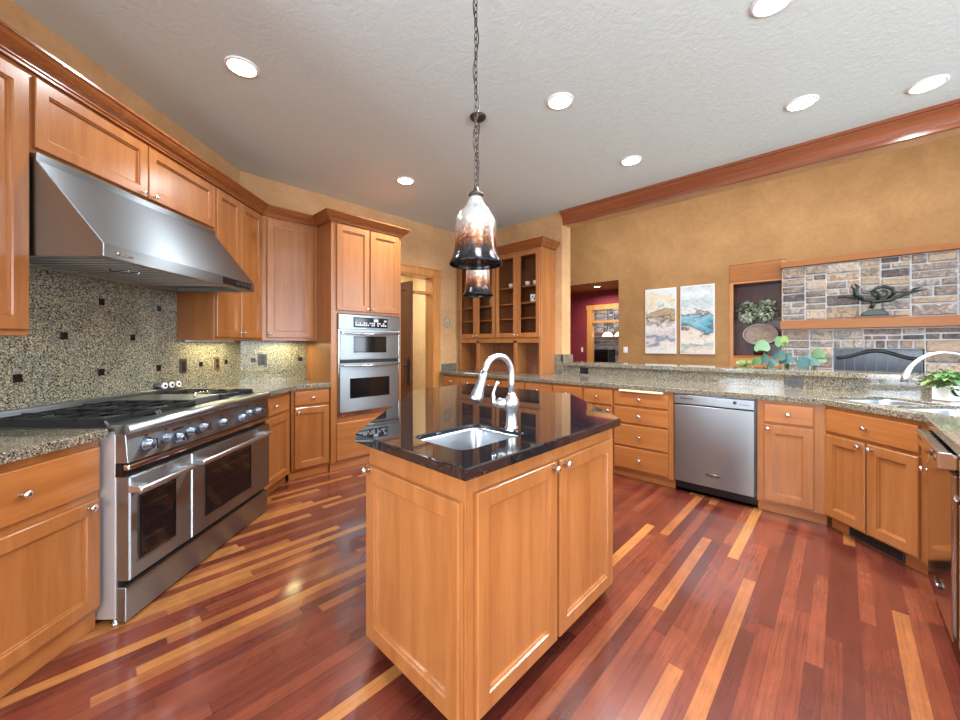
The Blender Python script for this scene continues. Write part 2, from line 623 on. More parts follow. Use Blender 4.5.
def offset_loop(loop, d):
    """moves a closed loop by d towards its inside (negative d: outside)"""
    area_ = sum(loop[k][0] * loop[(k + 1) % len(loop)][1] - loop[(k + 1) % len(loop)][0] * loop[k][1] for k in range(len(loop)))
    sg = 1 if area_ > 0 else -1
    out = []
    n_ = len(loop)
    for k in range(n_):
        p0, p1, p2 = Vector(loop[k - 1]), Vector(loop[k]), Vector(loop[(k + 1) % n_])
        a, b_ = (p1 - p0).normalized(), (p2 - p1).normalized()
        na, nb = Vector((-a.y, a.x)) * sg, Vector((-b_.y, b_.x)) * sg
        nn = (na + nb).normalized()
        q = p1 + nn * (d / max(.3, nn.dot(na)))
        out.append((q.x, q.y))
    return out


def slab(name, outer, holes, z0, z1, mat, parent=None, c=.004):
    """flat slab with holes and eased top edges"""
    tops = [offset_loop(outer, c)] + [offset_loop(h, -c) for h in holes]
    full = [outer] + holes
    bm = bmesh.new()

    def cap(loops, z):
        edges, vl = [], []
        for loop in loops:
            vs = [bm.verts.new((x, y, z)) for x, y in loop]
            vl.append(vs)
            for k in range(len(vs)):
                edges.append(bm.edges.new((vs[k], vs[(k + 1) % len(vs)])))
        bmesh.ops.triangle_fill(bm, use_beauty=True, use_dissolve=False, edges=edges)
        return vl
    va = cap(tops, z1)
    vd = cap(full, z0)
    for li, loop in enumerate(full):
        m_ = [bm.verts.new((x, y, z1 - c)) for x, y in loop]
        t2 = [bm.verts.new(v.co) for v in va[li]]
        n_ = len(loop)
        for k in range(n_):
            k2 = (k + 1) % n_
            bm.faces.new((vd[li][k], vd[li][k2], m_[k2], m_[k]))
            bm.faces.new((m_[k], m_[k2], t2[k2], t2[k]))
    bmesh.ops.remove_doubles(bm, verts=bm.verts, dist=1e-6)
    bmesh.ops.recalc_face_normals(bm, faces=bm.faces)
    me = bpy.data.meshes.new(name)
    bm.to_mesh(me); bm.free()
    me.materials.append(M[mat])
    o = bpy.data.objects.new(name, me)
    if parent:
        o.parent = parent
    COL.objects.link(o)
    return o


def knob(parent, x, z, y=-.02, s=1.0):
    mb = MB()
    m = T(x, y, z, rx=R(90))
    mb.lathe([(.009 * s, 0), (.006 * s, .004 * s), (.0055 * s, .012 * s), (.012 * s, .017 * s), (.0155 * s, .023 * s), (.013 * s, .029 * s), (.006 * s, .032 * s), (0, .0325 * s)], 16, m)
    o = mb.build('knob', 'nickel', parent)
    o['label'] = 'round satin nickel knob'
    return o


def door(parent, x0, x1, z0, z1, kn=None, rail=.058, t=.02, y=0, mat='wood', name='door', knobscale=1.0):
    mb = MB()
    f = y - t
    mb.rings(x0, x1, z0, z1, [(0, y), (0, f + .004), (.004, f), (rail, f), (rail + .003, f + .007), (rail + .009, f + .008), (rail + .011, f + .016)])
    o = mb.build(name, mat, parent)
    if kn:
        knob(o, kn[0], kn[1], f, knobscale)
    return o


def drawer(parent, x0, x1, z0, z1, t=.02, y=0, kn=True, kx=None, mat='wood_h', name='drawer'):
    mb = MB()
    f = y - t
    mb.rings(x0, x1, z0, z1, [(0, y), (0, f + .006), (.002, f + .002), (.006, f)])
    o = mb.build(name, mat, parent)
    if kn:
        knob(o, kx if kx is not None else (x0 + x1) / 2, (z0 + z1) / 2, f)
    return o


def carcass(parent, w_, d, z0, z1, hollow=False, mat='wood', x0=0):
    mb = MB()
    if not hollow:
        mb.box(x0, x0 + w_, 0, d, z0, z1)
    else:
        mb.box(x0, x0 + w_, 0, .02, z0, z1)
        mb.box(x0, x0 + .02, .02, d, z0, z1)
        mb.box(x0 + w_ - .02, x0 + w_, .02, d, z0, z1)
        mb.box(x0 + .02, x0 + w_ - .02, .02, d, z0, z0 + .02)
    return mb.build('carcass', mat, parent, bevel=.0015, seg=1)


def kick(parent, x0, x1, y, z1=.095, mat='wood_h', d=.02):
    MB().box(x0, x1, y, y + d, 0, z1).build('toe_kick', mat, parent, bevel=.002, seg=1)


CZ = .875   # top of the base cabinets
CB = .085   # bottom of base carcasses
# ================================================================== ROOM SHELL
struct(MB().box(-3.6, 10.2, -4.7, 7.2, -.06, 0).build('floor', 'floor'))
# kitchen ceiling (octagonal corner cut by the left wall is behind the walls)
struct(MB().prism([(-3.4, -2.7), (4.575, -2.7), (4.575, 4.55), (1.0, 4.55), (-3.4, .05)], 3.05, 3.13).build('ceiling', 'ceil'))
# left wall (45 degrees), inner face q = -2.34, window opening behind the camera
lw = MB()
lx, ly = pq(0, -2.34)
lw.box(-2.35, -1.05, 0, .14, 0, 3.05).box(.50, 3.885, 0, .14, 0, 3.05).box(-1.05, .50, 0, .14, 0, .95).box(-1.05, .50, 0, .14, 2.35, 3.05)
struct(lw.build('wall_left', 'gold', None, (lx, ly, 0), LEFT))
area('window_daylight', (pq(-.275, -2.46)[0], pq(-.275, -2.46)[1], 1.65), (R(90), 0, R(45 + 180)), 1.45, 1.4, 150, DAY)
wf = MB()
for a, b_ in ((-1.05, -.99), (-.305, -.245), (.44, .50)):
    wf.box(a, b_, .04, .11, .95, 2.35)
wf.box(-1.05, .50, .04, .11, .95, 1.01).box(-1.05, .50, .04, .11, 2.29, 2.35)
o = struct(wf.build('window_1', 'fir', None, (lx, ly, 0), LEFT))
MB().box(-.99, .44, .07, .076, 1.01, 2.29).build('pane', 'winglass', o)
# back wall with the doorway (inner face y = 4.39)
bw = MB()
bw.box(1.05, 2.72, 4.39, 4.55, 0, 3.05).box(3.585, 4.36, 4.39, 4.55, 0, 3.05).box(2.72, 3.585, 4.39, 4.55, 2.30, 3.05)
struct(bw.build('wall_back', 'gold'))
# right wall: the solid stub behind the hutch, the header, the half wall below the bar
rw = MB()
rw.box(4.36, 4.575, 2.68, 4.39, 0, 3.05)
struct(rw.build('wall_right', 'gold'))
struct(MB().box(4.41, 4.575, -2.6, 2.68, 2.885, 3.05).box(4.50, 4.575, -2.6, 5.3, 3.05, 3.98).build('wall_header', 'gold'))
struct(MB().box(4.38, 4.56, -1.25, 2.66, 0, 1.03).build('wall_half', 'gold'))
# wooden crown along the header
cp = [(4.41, 2.880), (4.375, 2.880), (4.375, 2.915), (4.385, 2.92), (4.378, 2.935), (4.362, 2.965), (4.34, 2.992), (4.315, 3.008), (4.315, 3.02), (4.30, 3.025), (4.30, 3.05), (4.41, 3.05)]
cb = MB()
cb.prism([(x, z) for x, z in cp][::-1], -2.6, 2.68, 'y')
struct(cb.build('trim_1', 'cherry'))
# walls behind the camera
sw = MB()
for a, b_ in ((-3.4, -.05), (1.85, 2.35), (4.25, 4.6)):
    sw.box(a, b_, -2.75, -2.6, 0, 3.05)
for a, b_ in ((-.05, 1.85), (2.35, 4.25)):
    sw.box(a, b_, -2.75, -2.6, 0, .92).box(a, b_, -2.75, -2.6, 2.58, 3.05)
struct(sw.build('wall_rear', 'gold'))
for i, a in enumerate((-.05, 2.35)):
    wf = MB()
    for u in (0, .92, 1.84):
        wf.box(a + u, a + u + .06, -2.72, -2.64, .92, 2.58)
    wf.box(a, a + 1.9, -2.72, -2.64, .92, .98).box(a, a + 1.9, -2.72, -2.64, 2.52, 2.58)
    o = struct(wf.build('window_%d' % (i + 2), 'fir'))
    MB().box(a + .06, a + 1.84, -2.683, -2.677, .98, 2.52).build('pane', 'winglass', o)
ww = MB()
ww.box(-3.42, -3.27, -2.75, -2.2, 0, 3.05).box(-3.42, -3.27, -.4, .05, 0, 3.05).box(-3.42, -3.27, -2.2, -.4, 2.55, 3.05).box(-3.42, -3.27, -2.2, -.4, 0, .45)
struct(ww.build('wall_side', 'gold'))
wf = MB()
for u in (-2.2, -1.33, -.46):
    wf.box(-3.38, -3.30, u, u + .06, .45, 2.55)
wf.box(-3.38, -3.30, -2.2, -.4, .45, .51).box(-3.38, -3.30, -2.2, -.4, 2.49, 2.55)
o = struct(wf.build('window_4', 'fir'))
MB().box(-3.343, -3.337, -2.14, -.46, .51, 2.49).build('pane', 'winglass', o)
# family room: far wall with the foyer opening and the niche, side walls, ceiling
fw = MB()
fw.box(7.0, 7.16, 4.5, 5.3, 0, 3.9).box(7.0, 7.16, 3.07, 4.5, 2.53, 3.9).box(7.0, 7.16, 1.285, 3.07, 0, 3.9)
fw.box(7.0, 7.16, .60, 1.285, 2.54, 3.9).box(7.0, 7.16, -4.65, .60, 0, 3.9)
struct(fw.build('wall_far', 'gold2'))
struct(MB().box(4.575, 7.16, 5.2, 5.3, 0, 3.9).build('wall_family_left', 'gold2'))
fr = MB()
fr.box(4.5, 4.85, -4.65, -4.5, 0, 3.9).box(6.85, 7.16, -4.65, -4.5, 0, 3.9).box(4.85, 6.85, -4.65, -4.5, 0, .6).box(4.85, 6.85, -4.65, -4.5, 3.75, 3.9)
fr.box(4.5, 4.6, -4.5, -2.6, 0, 3.9)
struct(fr.build('wall_family_right', 'gold2'))
wf = MB()
for u in (4.85, 5.82, 6.79):
    wf.box(u, u + .06, -4.6, -4.54, .6, 3.75)
wf.box(4.85, 6.85, -4.6, -4.54, .6, .66).box(4.85, 6.85, -4.6, -4.54, 3.69, 3.75).box(4.85, 6.85, -4.6, -4.54, 2.4, 2.46)
o = struct(wf.build('window_5', 'fir'))
MB().box(4.91, 6.79, -4.573, -4.567, .66, 3.69).build('pane', 'winglass', o)
struct(MB().box(4.575, 7.16, -4.65, 5.3, 3.9, 3.98).build('ceiling_family', 'ceil'))
# foyer with the red wall
rd = MB()
DX = 8.12
rd.box(DX, DX + .14, 4.30, 5.3, 0, 2.53).box(DX, DX + .14, 3.0, 4.30, 2.22, 2.53).box(DX, DX + .14, 2.2, 3.0, 0, 2.53)
struct(rd.build('wall_foyer', 'red'))
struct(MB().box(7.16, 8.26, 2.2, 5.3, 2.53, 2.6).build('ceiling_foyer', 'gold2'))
struct(MB().box(7.16, 8.26, 2.1, 2.2, 0, 2.6).box(7.16, 8.26, 5.2, 5.3, 0, 2.53).build('wall_foyer_side', 'red'))
tr = MB()
tr.box(DX - .025, DX, 4.20, 4.31, 0, 2.10).box(DX - .03, DX, 2.95, 4.33, 2.10, 2.21).box(DX - .015, DX + .10, 4.19, 4.21, 0, 2.10)
tr.box(DX, DX + .06, 2.95, 4.20, 1.80, 1.85)
struct(tr.build('trim_2', 'fir'))
tag(MB().box(DX - .008, DX, 4.42, 4.46, 1.13, 1.24).build('light_switch', 'white', bevel=.002), 'small white light switch on the dark red foyer wall', 'light switch')
# the room past the foyer: stone wall with a mantel
struct(MB().box(10.0, 10.1, 2.0, 6.0, 0, 3.0).build('wall_dining', 'mortar'))
struct(MB().box(8.26, 10.1, 2.0, 6.0, 2.9, 3.0).build('ceiling_dining', 'ceil'))
# hall seen through the doorway
struct(MB().box(2.2, 4.4, 5.9, 6.0, 0, 2.75).box(2.1, 2.2, 4.55, 6.0, 0, 2.75).box(4.30, 4.40, 4.55, 5.9, 0, 2.75).build('wall_hall', 'cream'))
struct(MB().box(2.1, 4.4, 4.55, 6.0, 2.7, 2.78).build('ceiling_hall', 'ceil'))
# doorway casing
dc = MB()
dc.box(3.585, 3.69, 4.365, 4.39, 0, 2.30).box(2.66, 3.715, 4.36, 4.39, 2.30, 2.405).box(2.655, 3.73, 4.352, 4.39, 2.395, 2.415)
dc.box(3.565, 3.585, 4.375, 4.56, 0, 2.30).box(2.72, 3.565, 4.375, 4.56, 2.28, 2.30)
struct(dc.build('trim_3', 'fir', bevel=.003))
tb = MB()
tb.box(3.28, 3.565, 4.44, 4.54, 2.045, 2.085)
struct(tb.build('trim_4', 'fir', bevel=.006))
MB_d = MB()
MB_d.rings(0, .80, 0.01, 2.21, [(0, .04), (0, 0), (.11, 0), (.12, .012)])
o = MB_d.build('door_1', 'walnut', None, (3.215, 5.25, 0), R(-90))
struct(o)
h_ = MB().box(.725, .765, -.012, 0, .72, 1.10).lathe([(.012, 0), (.012, .04), (.024, .05), (.024, .07), (0, .075)], 14, T(.745, -.01, 1.0, rx=R(90)))
h_.build('handle', 'black', o)
hp = MB().box(3.42, 3.56, 5.87, 5.9, 0, 2.2).box(3.50, 3.95, 5.86, 5.9, 2.1, 2.22)
struct(hp.build('trim_5', 'fir'))

# ================================================================== CABINETS, LEFT WALL
# q = -1.70 base fronts, q = -2.02 upper fronts (door faces 20 mm proud)
def left(name, label, cat, p, q, z=0, group=None):
    x, y = pq(p, q)
    return thing(name, label, cat, (x, y, z), LEFT, group)


G_B = 'honey maple base cabinets'
G_U = 'honey maple wall cabinets'
r_ = left('base_cabinet', 'maple base cabinet at the left edge, left of the steel range', 'cabinet', 1.17, -1.715, 0, G_B)
carcass(r_, .610, .60, CB, CZ)
drawer(r_, .02, .598, .635, .835, kx=.295)
door(r_, .02, .598, .108, .60, (.545, .632 - .055))
kick(r_, 0, .610, .014)
r_ = left('base_cabinet', 'maple base cabinet outside the frame beyond the leftmost one', 'cabinet', .56, -1.72, 0, G_B)
carcass(r_, .60, .60, CB, CZ)
drawer(r_, .02, .58, .635, .835)
door(r_, .02, .58, .115, .60, (.53, .57))
kick(r_, 0, .60, .045)

r_ = left('base_cabinet', 'narrow maple base cabinet squeezed between range and inside corner', 'cabinet', 3.012, -1.72, 0, G_B)
carcass(r_, .60, .60, CB, CZ)
drawer(r_, .015, .565, .695, .84, kx=.285)
door(r_, .015, .565, .10, .67)
kick(r_, 0, .615, .045)


def upper(r_, w_, d, z0, z1, doors, rail=.055):
    """doors: (x0,x1,z0,z1,knob)"""
    MB().box(0, w_, 0, d, 0, z1 - z0).build('carcass', 'wood', r_, bevel=.0015, seg=1)
    for x0, x1, a, b_, kn in doors:
        door(r_, x0, x1, a - z0, b_ - z0, None if kn is None else (kn[0], kn[1] - z0), rail, knobscale=.85)
    return r_


r_ = left('wall_cabinet', 'tall maple wall cabinet cut off by the left edge of the photo', 'cabinet', 1.17, -2.04, 1.34, G_U)
upper(r_, .615, .298, 1.34, 2.56, [(.02, .607, 1.367, 2.535, (.045, 1.42))], .062)
r_ = left('wall_cabinet', 'tall maple wall cabinet outside the frame further left', 'cabinet', .56, -2.04, 1.34, G_U)
upper(r_, .60, .298, 1.34, 2.56, [(.02, .58, 1.367, 2.535, (.535, 1.42))], .062)
r_ = left('wall_cabinet', 'low two-door maple wall cabinet directly above the steel range hood', 'cabinet', 1.788, -2.04, 2.19, G_U)
upper(r_, 1.252, .298, 2.19, 2.56, [(.012, .622, 2.215, 2.542, (.585, 2.238)), (.630, 1.240, 2.215, 2.542, (.667, 2.238))])
r_ = left('wall_cabinet', 'two-door maple wall cabinet immediately right of the range hood', 'cabinet', 3.043, -2.04, 1.34, G_U)
upper(r_, .672, .298, 1.34, 2.56, [(.012, .325, 1.362, 2.545, (.30, 1.405)), (.331, .655, 1.362, 2.545, (.356, 1.405))])

# crown over the left wall cabinets and the corner cabinet
prof = [(0, 0), (-.02, 0), (-.02, .012), (-.028, .016), (-.028, .022), (-.034, .03), (-.05, .042), (-.066, .062), (-.074, .078), (-.082, .08), (-.082, .092), (.02, .092), (.02, 0)]


def crown(name, parent, path, z, closed_ends=True, scale=1.0, mat='crown'):
    """sweeps the crown profile along plan points (front line); outward side = right hand of the path direction"""
    pts = [Vector((x, y)) for x, y in path]
    offs = []
    for i, p in enumerate(pts):
        d1 = (pts[i] - pts[i - 1]).normalized() if i > 0 else None
        d2 = (pts[i + 1] - pts[i]).normalized() if i < len(pts) - 1 else None
        d1 = d1 or d2; d2 = d2 or d1
        n1 = Vector((d1.y, -d1.x)); n2 = Vector((d2.y, -d2.x))
        nn = (n1 + n2).normalized()
        offs.append(nn / max(.2, nn.dot(n1)))
    mb = MB()
    vs = []; fs = []
    n = len(prof)
    for p, o in zip(pts, offs):
        for d, h in prof:
            q = p + o * (-d * scale)
            vs.append((q.x, q.y, z + h * scale))
    for i in range(len(pts) - 1):
        for k in range(n):
            k2 = (k + 1) % n
            fs.append((i * n + k, i * n + k2, (i + 1) * n + k2, (i + 1) * n + k))
    fs.append(tuple(range(n))); fs.append(tuple(range((len(pts) - 1) * n, len(pts) * n))[::-1])
    mb.add(vs, fs)
    return mb.build(name, mat, parent)


cx_, cy_ = pq(3.0, -2.04)
cor = (4.08 - 2.04 * math.sqrt(2), 4.08)      # inside corner of the upper fronts
o = crown('crown_moulding', None, [pq(.56, -2.04), cor, (1.715, 4.08)], 2.5605)
tag(o, 'long maple crown moulding along the top of the left wall cabinets', 'moulding')
o = MB().prism([(-.022, 0), (.28, 0), (.28, .022), (-.022, .022)], 0, 1, 'z')

# corner wall cabinet on the oven wall
r_ = thing('wall_cabinet', 'single-door maple wall cabinet in the corner beside the oven tower', 'cabinet', (cor[0], 4.08, 1.34), BACK, G_U)
mb = MB().prism([(0, 0), (1.733 - cor[0], 0), (1.733 - cor[0], .308), (.308 * math.tan(R(22.5)) * -1, .308)], 0, 1.22)
mb.build('carcass', 'wood', r_, bevel=.0015, seg=1)
door(r_, .04, .49, .03, 1.20, (.065, .065), .06, knobscale=.85)

# ================================================================== OVEN TOWER
OX, OY = 1.735, 3.76
r_ = thing('oven_cabinet', 'tall maple oven tower holding the steel wall ovens', 'cabinet', (OX, OY, 0), BACK)
W_ = .842
mb = MB()
mb.box(0, .064, 0, .62, CB, 2.56).box(W_ - .030, W_, 0, .62, CB, 2.56)
mb.box(.064, W_ - .030, 0, .62, 1.625, 2.56).box(.064, W_ - .030, 0, .62, CB, .555).box(.064, W_ - .030, .60, .62, .555, 1.625)
mb.build('carcass', 'wood', r_, bevel=.002, seg=1)
door(r_, .054, .424, 1.655, 2.545, (.398, 1.685), .058, knobscale=.85)
door(r_, .438, .808, 1.655, 2.545, (.464, 1.685), .058, knobscale=.85)
drawer(r_, .054, .808, .105, .49, kn=False, name='panel')
kick(r_, 0, W_, .02)
crown('crown', r_, [(-.003, .315), (-.003, -.003), (W_ + .003, -.003), (W_ + .003, .62)][::1], 2.5605, scale=1.0)

r_ = thing('double_oven', 'stainless double wall oven with microwave above, built into the tower', 'oven', (OX + .066, OY, 0), BACK)
w_ = .743
MB().box(.01, w_ - .01, .004, .55, .57, 1.61).build('body', 'steel_side', r_)
MB().box(0, w_, -.022, .004, .557, .592).box(0, .012, -.022, .004, .592, 1.46).box(w_ - .012, w_, -.022, .004, .592, 1.46).build('frame', 'polished', r_, bevel=.002)
cpn = MB()
cpn.box(0, w_, -.028, .004, 1.46, 1.618)
cpn = cpn.build('control_panel', 'steel_dw', r_, bevel=.004)
dsp = MB().rings(.165, .578, 1.485, 1.592, [(0, -.028), (0, -.030), (.008, -.034), (.010, -.033)]).build('display', 'screen', cpn)
bt = MB()
random.seed(3)
for row, (zz, n_) in enumerate(((1.503, 16), (1.525, 16))):
    for k in range(n_):
        if random.random() < .72:
            xx = .182 + k * .0238
            bt.box(xx, xx + .017, -.0365, -.033, zz, zz + .014)
bt.box(.40, .455, -.0365, -.033, 1.548, 1.578).box(.53, .56, -.0365, -.033, 1.552, 1.570)
bt.build('buttons', 'button', dsp)


def oven_door(z0, z1, wx0, wx1, wz0, wz1):
    d = MB()
    d.box(.014, w_ - .014, -.030, .002, z0, z1)
    d = d.build('door', 'steel_dw', r_, bevel=.005)
    MB().rings(wx0, wx1, wz0, wz1, [(0, -.030), (0, -.034), (.012, -.034), (.016, -.031)]).build('window', 'blackglass', d)
    pts = []
    for k in range(17):
        t = k / 16
        x = .03 + t * (w_ - .06)
        bow = math.sin(math.pi * t)
        pts.append((x, -.055 - .022 * bow, z1 - .018 - .012 * bow))
    hb = MB().tube(pts, [.008 + .006 * math.sin(math.pi * k / 16) for k in range(17)], 10)
    hb.box(.028, .048, -.058, -.030, z1 - .03, z1 - .008).box(w_ - .048, w_ - .028, -.058, -.030, z1 - .03, z1 - .008)
    hb.build('handle', 'polished', d)


oven_door(1.142, 1.445, .165, .56, 1.215, 1.392)
oven_door(.596, 1.105, .125, .60, .735, .945)
MB().box(.014, w_ - .014, -.010, .002, 1.105, 1.142).build('vent', 'black', r_)

# base cabinet under the corner counter, left of the tower
r_ = thing('base_cabinet', 'maple base cabinet left of the oven tower, under the corner counter', 'cabinet', (1.362, 3.79, 0), BACK, G_B)
MB().prism([(0, 0), (.371, 0), (.371, .58), (-.24, .58)], CB, CZ).build('carcass', 'wood', r_, bevel=.0015, seg=1)
drawer(r_, .025, .36, .715, .845)
door(r_, .025, .36, .105, .69, (.055, .645))
kick(r_, -.02, .371, .02)

# ================================================================== LEFT COUNTERTOPS AND BACKSPLASH
o = slab('countertop', [pq(.56, -1.665), pq(1.772, -1.665), pq(1.772, -2.325), pq(.56, -2.325)], [], CZ, .915, 'granite')
tag(o, 'speckled granite countertop left of the range, at the photo edge', 'countertop', 'granite countertops')
ic = (3.745 - 1.665 * math.sqrt(2), 3.745)
bc = (4.375 - 2.325 * math.sqrt(2), 4.375)
o = slab('countertop', [pq(3.012, -1.665), ic, (1.733, 3.745), (1.733, 4.375), bc, pq(3.012, -2.325)], [], CZ, .915, 'granite')
tag(o, 'speckled granite corner countertop between range and oven tower', 'countertop', 'granite countertops')

r_ = left('backsplash', 'speckled granite backsplash with black accent tiles behind the range', 'backsplash', 0, -2.325)
MB().box(.56, 3.867, 0, .014, .9155, 1.339).box(1.788, 3.04, 0, .014, 1.339, 2.18).build('slab', 'splash', r_)
for tp, tz in ((1.99, 1.128), (2.427, 1.128), (2.864, 1.128), (2.21, 1.35), (2.646, 1.35), (2.427, 1.569), (2.864, 1.569), (1.99, 1.569), (3.302, 1.132), (3.635, 1.138), (1.55, 1.128), (1.77, 1.35)):
    if tp < 1.79 and tz > 1.3:
        continue
    MB().box(tp - .021, tp + .021, -.003, .002, tz - .021, tz + .021).build('accent_tile', 'tile', r_, bevel=.001, seg=1)
r_ = thing('backsplash', 'speckled granite backsplash panel in the corner beside the oven tower', 'backsplash', (0, 4.375, 0), BACK)
MB().box(1.082, 1.733, 0, .014, .9155, 1.339).build('slab', 'splash', r_)
for tx in (1.20, 1.665):
    MB().box(tx - .021, tx + .021, -.003, .002, 1.119, 1.161).build('accent_tile', 'tile', r_, bevel=.001, seg=1)


def outlet(name, label, loc, rz, mat, w_=.072, h=.115, kind='socket'):
    r_ = thing(name, label, 'light switch' if mat == 'white' else 'electrical outlet', loc, rz, 'outlets and switches')
    MB().box(-w_ / 2, w_ / 2, -.006, 0, -h / 2, h / 2).build('cover_plate', mat, r_, bevel=.002)
    mb = MB()
    if mat == 'white':
        mb.box(-.006, .006, -.016, -.006, -.012, .012)
        mb.build('toggle', 'white', r_)
        return
    if w_ > h:
        mb.box(-.036, -.006, -.009, -.006, -.014, .014).box(.006, .036, -.009, -.006, -.014, .014)
    else:
        mb.box(-.014, .014, -.009, -.006, .006, .036).box(-.014, .014, -.009, -.006, -.036, -.006)
    mb.build('socket', 'black', r_)


for pp, mt, lb in ((3.101, 'plate_dk', 'dark outlet on the backsplash just above the range, right end'),
                   (3.505, 'outlet_br', 'brown outlet on the backsplash below the two-door wall cabinet')):
    x, y = pq(pp, -2.325)
    outlet('outlet', lb, (x, y, 1.13), LEFT, mt)
outlet('outlet', 'black outlet in the corner backsplash beside the oven tower', (1.285, 4.375, 1.145), BACK, 'plate_dk', .085, .12)

# ================================================================== RANGE HOOD
r_ = left('range_hood', 'stainless canopy range hood above the cooktop', 'range hood', 1.787, -1.70)
WH = 1.212
mb = MB()
pf = [(0, 1.708), (0, 1.772), (.300, 2.150), (.300, 2.186), (.618, 2.186), (.618, 1.708)]
n = len(pf)
vs = [(0, a, b_) for a, b_ in pf] + [(WH, a, b_) for a, b_ in pf]
mb.add(vs, [(0, 1, 2, 3, 4, 5), (11, 10, 9, 8, 7, 6)] + [(i, i + n, i + 1 + n, i + 1) for i in range(n - 1)])
# bottom rim and the recess
iv = [(.0, 0, 1.708), (WH, 0, 1.708), (WH, .618, 1.708), (0, .618, 1.708),
      (.04, .05, 1.708), (WH - .04, .05, 1.708), (WH - .04, .56, 1.708), (.04, .56, 1.708),
      (.05, .06, 1.740), (WH - .05, .06, 1.740), (WH - .05, .55, 1.735), (.05, .55, 1.735)]
fs = []
for a in (0, 4):
    for k in range(4):
        k2 = (k + 1) % 4
        fs.append((a + k, a + k2, a + 4 + k2, a + 4 + k))
fs.append((8, 9, 10, 11))
mb.add(iv, fs)
mb.build('canopy', 'steel', r_, bevel=.003)
bf = MB()
nb = 15
for k in range(nb):
    x = .08 + k * .058
    bf.box(x, x + .030, .065, .540, 1.7115, 1.7140)
bf.build('baffle_filters', 'baffle', r_)
MB().box(.055, .97, .062, .545, 1.7140, 1.7155).build('filter_backing', 'black', r_)
hl = MB()
for x in (.31, .375):
    hl.tube([(x, .16, 1.712), (x, .16, 1.698), (x, .26, 1.698), (x, .26, 1.712)], .005, 8)
hl.build('filter_handles', 'polished', r_)
cpn = MB().box(.84, 1.165, -.003, .002, 1.722, 1.765).build('control_strip', 'black', r_)
bt = MB()
for x in (.985, 1.03, 1.075, 1.12):
    bt.box(x, x + .028, -.008, -.003, 1.731, 1.756)
bt.build('buttons', 'plate_dk', cpn)
em = MB()
em.lathe([(.010, 0), (.010, .003), (0, .004)], 12, T(.075, 0, 1.738, rx=R(90)))
for k, wd in enumerate((.012, .009, .011, .008, .010)):
    em.box(.09 + k * .0135, .09 + k * .0135 + wd * .8, -.003, 0, 1.732, 1.737 + .003 * (k % 2))
em.build('emblem', 'chrome', r_)
# under-cabinet lamp near the corner
uc = left('under_cabinet_light', 'slim under-cabinet light strip right of the hood', 'light', 3.10, -2.26, 1.322)
MB().box(0, .55, 0, .05, 0, .016).build('housing', 'white', uc)
x, y = pq(3.37, -2.22)
area('under_cabinet_glow', (x, y, 1.315), (0, 0, R(45)), .5, .04, 3.6, (1, .93, .55))
area('under_cabinet_glow', (1.45, 4.27, 1.315), (0, 0, 0), .35, .04, 3.0, (1, .90, .45))

# ================================================================== RANGE
r_ = left('range', 'wide stainless steel double-oven range with gas burners', 'range', 1.785, -1.645)
WR = 1.220
MB().box(0, WR, .0, .66, .03, .90).build('body', 'baffle', r_, bevel=.003)
for x in (.016, WR - .016):
    for y in (.012, .62):
        MB().lathe([(.018, 0), (.018, .008), (.011, .012), (.011, .0295)], 14, T(x, y, 0)).build('leg', 'polished', r_)
MB().box(.004, WR - .004, -.044, 0, .014, .172).build('kick_panel', 'steel', r_, bevel=.004)
MB().box(.01, WR - .01, -.02, 0, .172, .206).build('gap', 'black', r_)


def range_door(x0, x1, wx0, wx1, hx0, hx1):
    d = MB().rings(x0, x1, .206, .685, [(0, 0), (0, -.056), (.006, -.062)]).build('oven_door', 'steel', r_)
    MB().rings(wx0, wx1, .283, .585, [(0, -.062), (0, -.066), (.006, -.067), (.014, -.063)]).build('window', 'blackglass', d)
    h = MB().tube([(hx0, -.118, .632), (hx1, -.118, .632)], .013, 14)
    for x in (hx0 + .03, hx1 - .03):
        h.box(x - .022, x + .022, -.112, -.06, .617, .650)
    h.build('handle', 'satin', d, bevel=.003)
    for z in (.36, .44, .52):
        MB().box(wx0 + .03, wx1 - .03, -.0645, -.0632, z, z + .003).build('rack', 'darksteel', d)


range_door(.004, .388, .052, .275, -.012, .335)
range_door(.394, WR - .004, .50, .965, .395, 1.125)
MB().box(0, WR, -.03, 0, .688, .748).build('vent_slot', 'black', r_)
MB().box(.0, WR, -.064, -.03, .716, .745).build('trim_bar', 'polished', r_, bevel=.008)
cp_ = MB().prism([(0, .750), (-.058, .750), (-.046, .884), (0, .884)], 0, WR, 'x').build('control_panel', 'steel', r_, bevel=.003)
MB().tube([(0, -.042, .906), (WR, -.042, .906)], .024, 18).box(0, WR, -.045, .04, .885, .929).build('front_rail', 'steel_side', r_)
KN = ((.108, .812, 1.1), (.225, .815, .9), (.304, .797, 1.0), (.386, .812, .9), (.49, .813, .95), (.664, .806, .95), (.862, .797, 1.0), (.942, .816, .85), (1.062, .812, .95))
for x, z, s in KN:
    k = MB().lathe([(.031 * s, 0), (.031 * s, .006), (.024 * s, .010), (.022 * s, .034), (.018 * s, .038), (0, .039)], 20, T(x, -.053, z, rx=R(84)))
    k.box(-.005, .005, -.022 * s, .022 * s, .036, .050, T(x, -.053, z, rx=R(84)))
    k.build('knob', 'blueknob', cp_)
ik = MB()
for x, z, s in KN:
    if z > .805:
        ik.box(x - .004, x + .004, -.054, -.045, z + .040, z + .048)
ik.box(.27, .345, -.0525, -.049, .842, .850)
ik.build('markings', 'black', cp_)
MB().box(.01, WR - .01, .04, .655, .90, .916).build('cooktop', 'steel_side', r_, bevel=.002)
MB().box(0, WR, .605, .66, .90, .975).build('back_guard', 'steel', r_, bevel=.004)
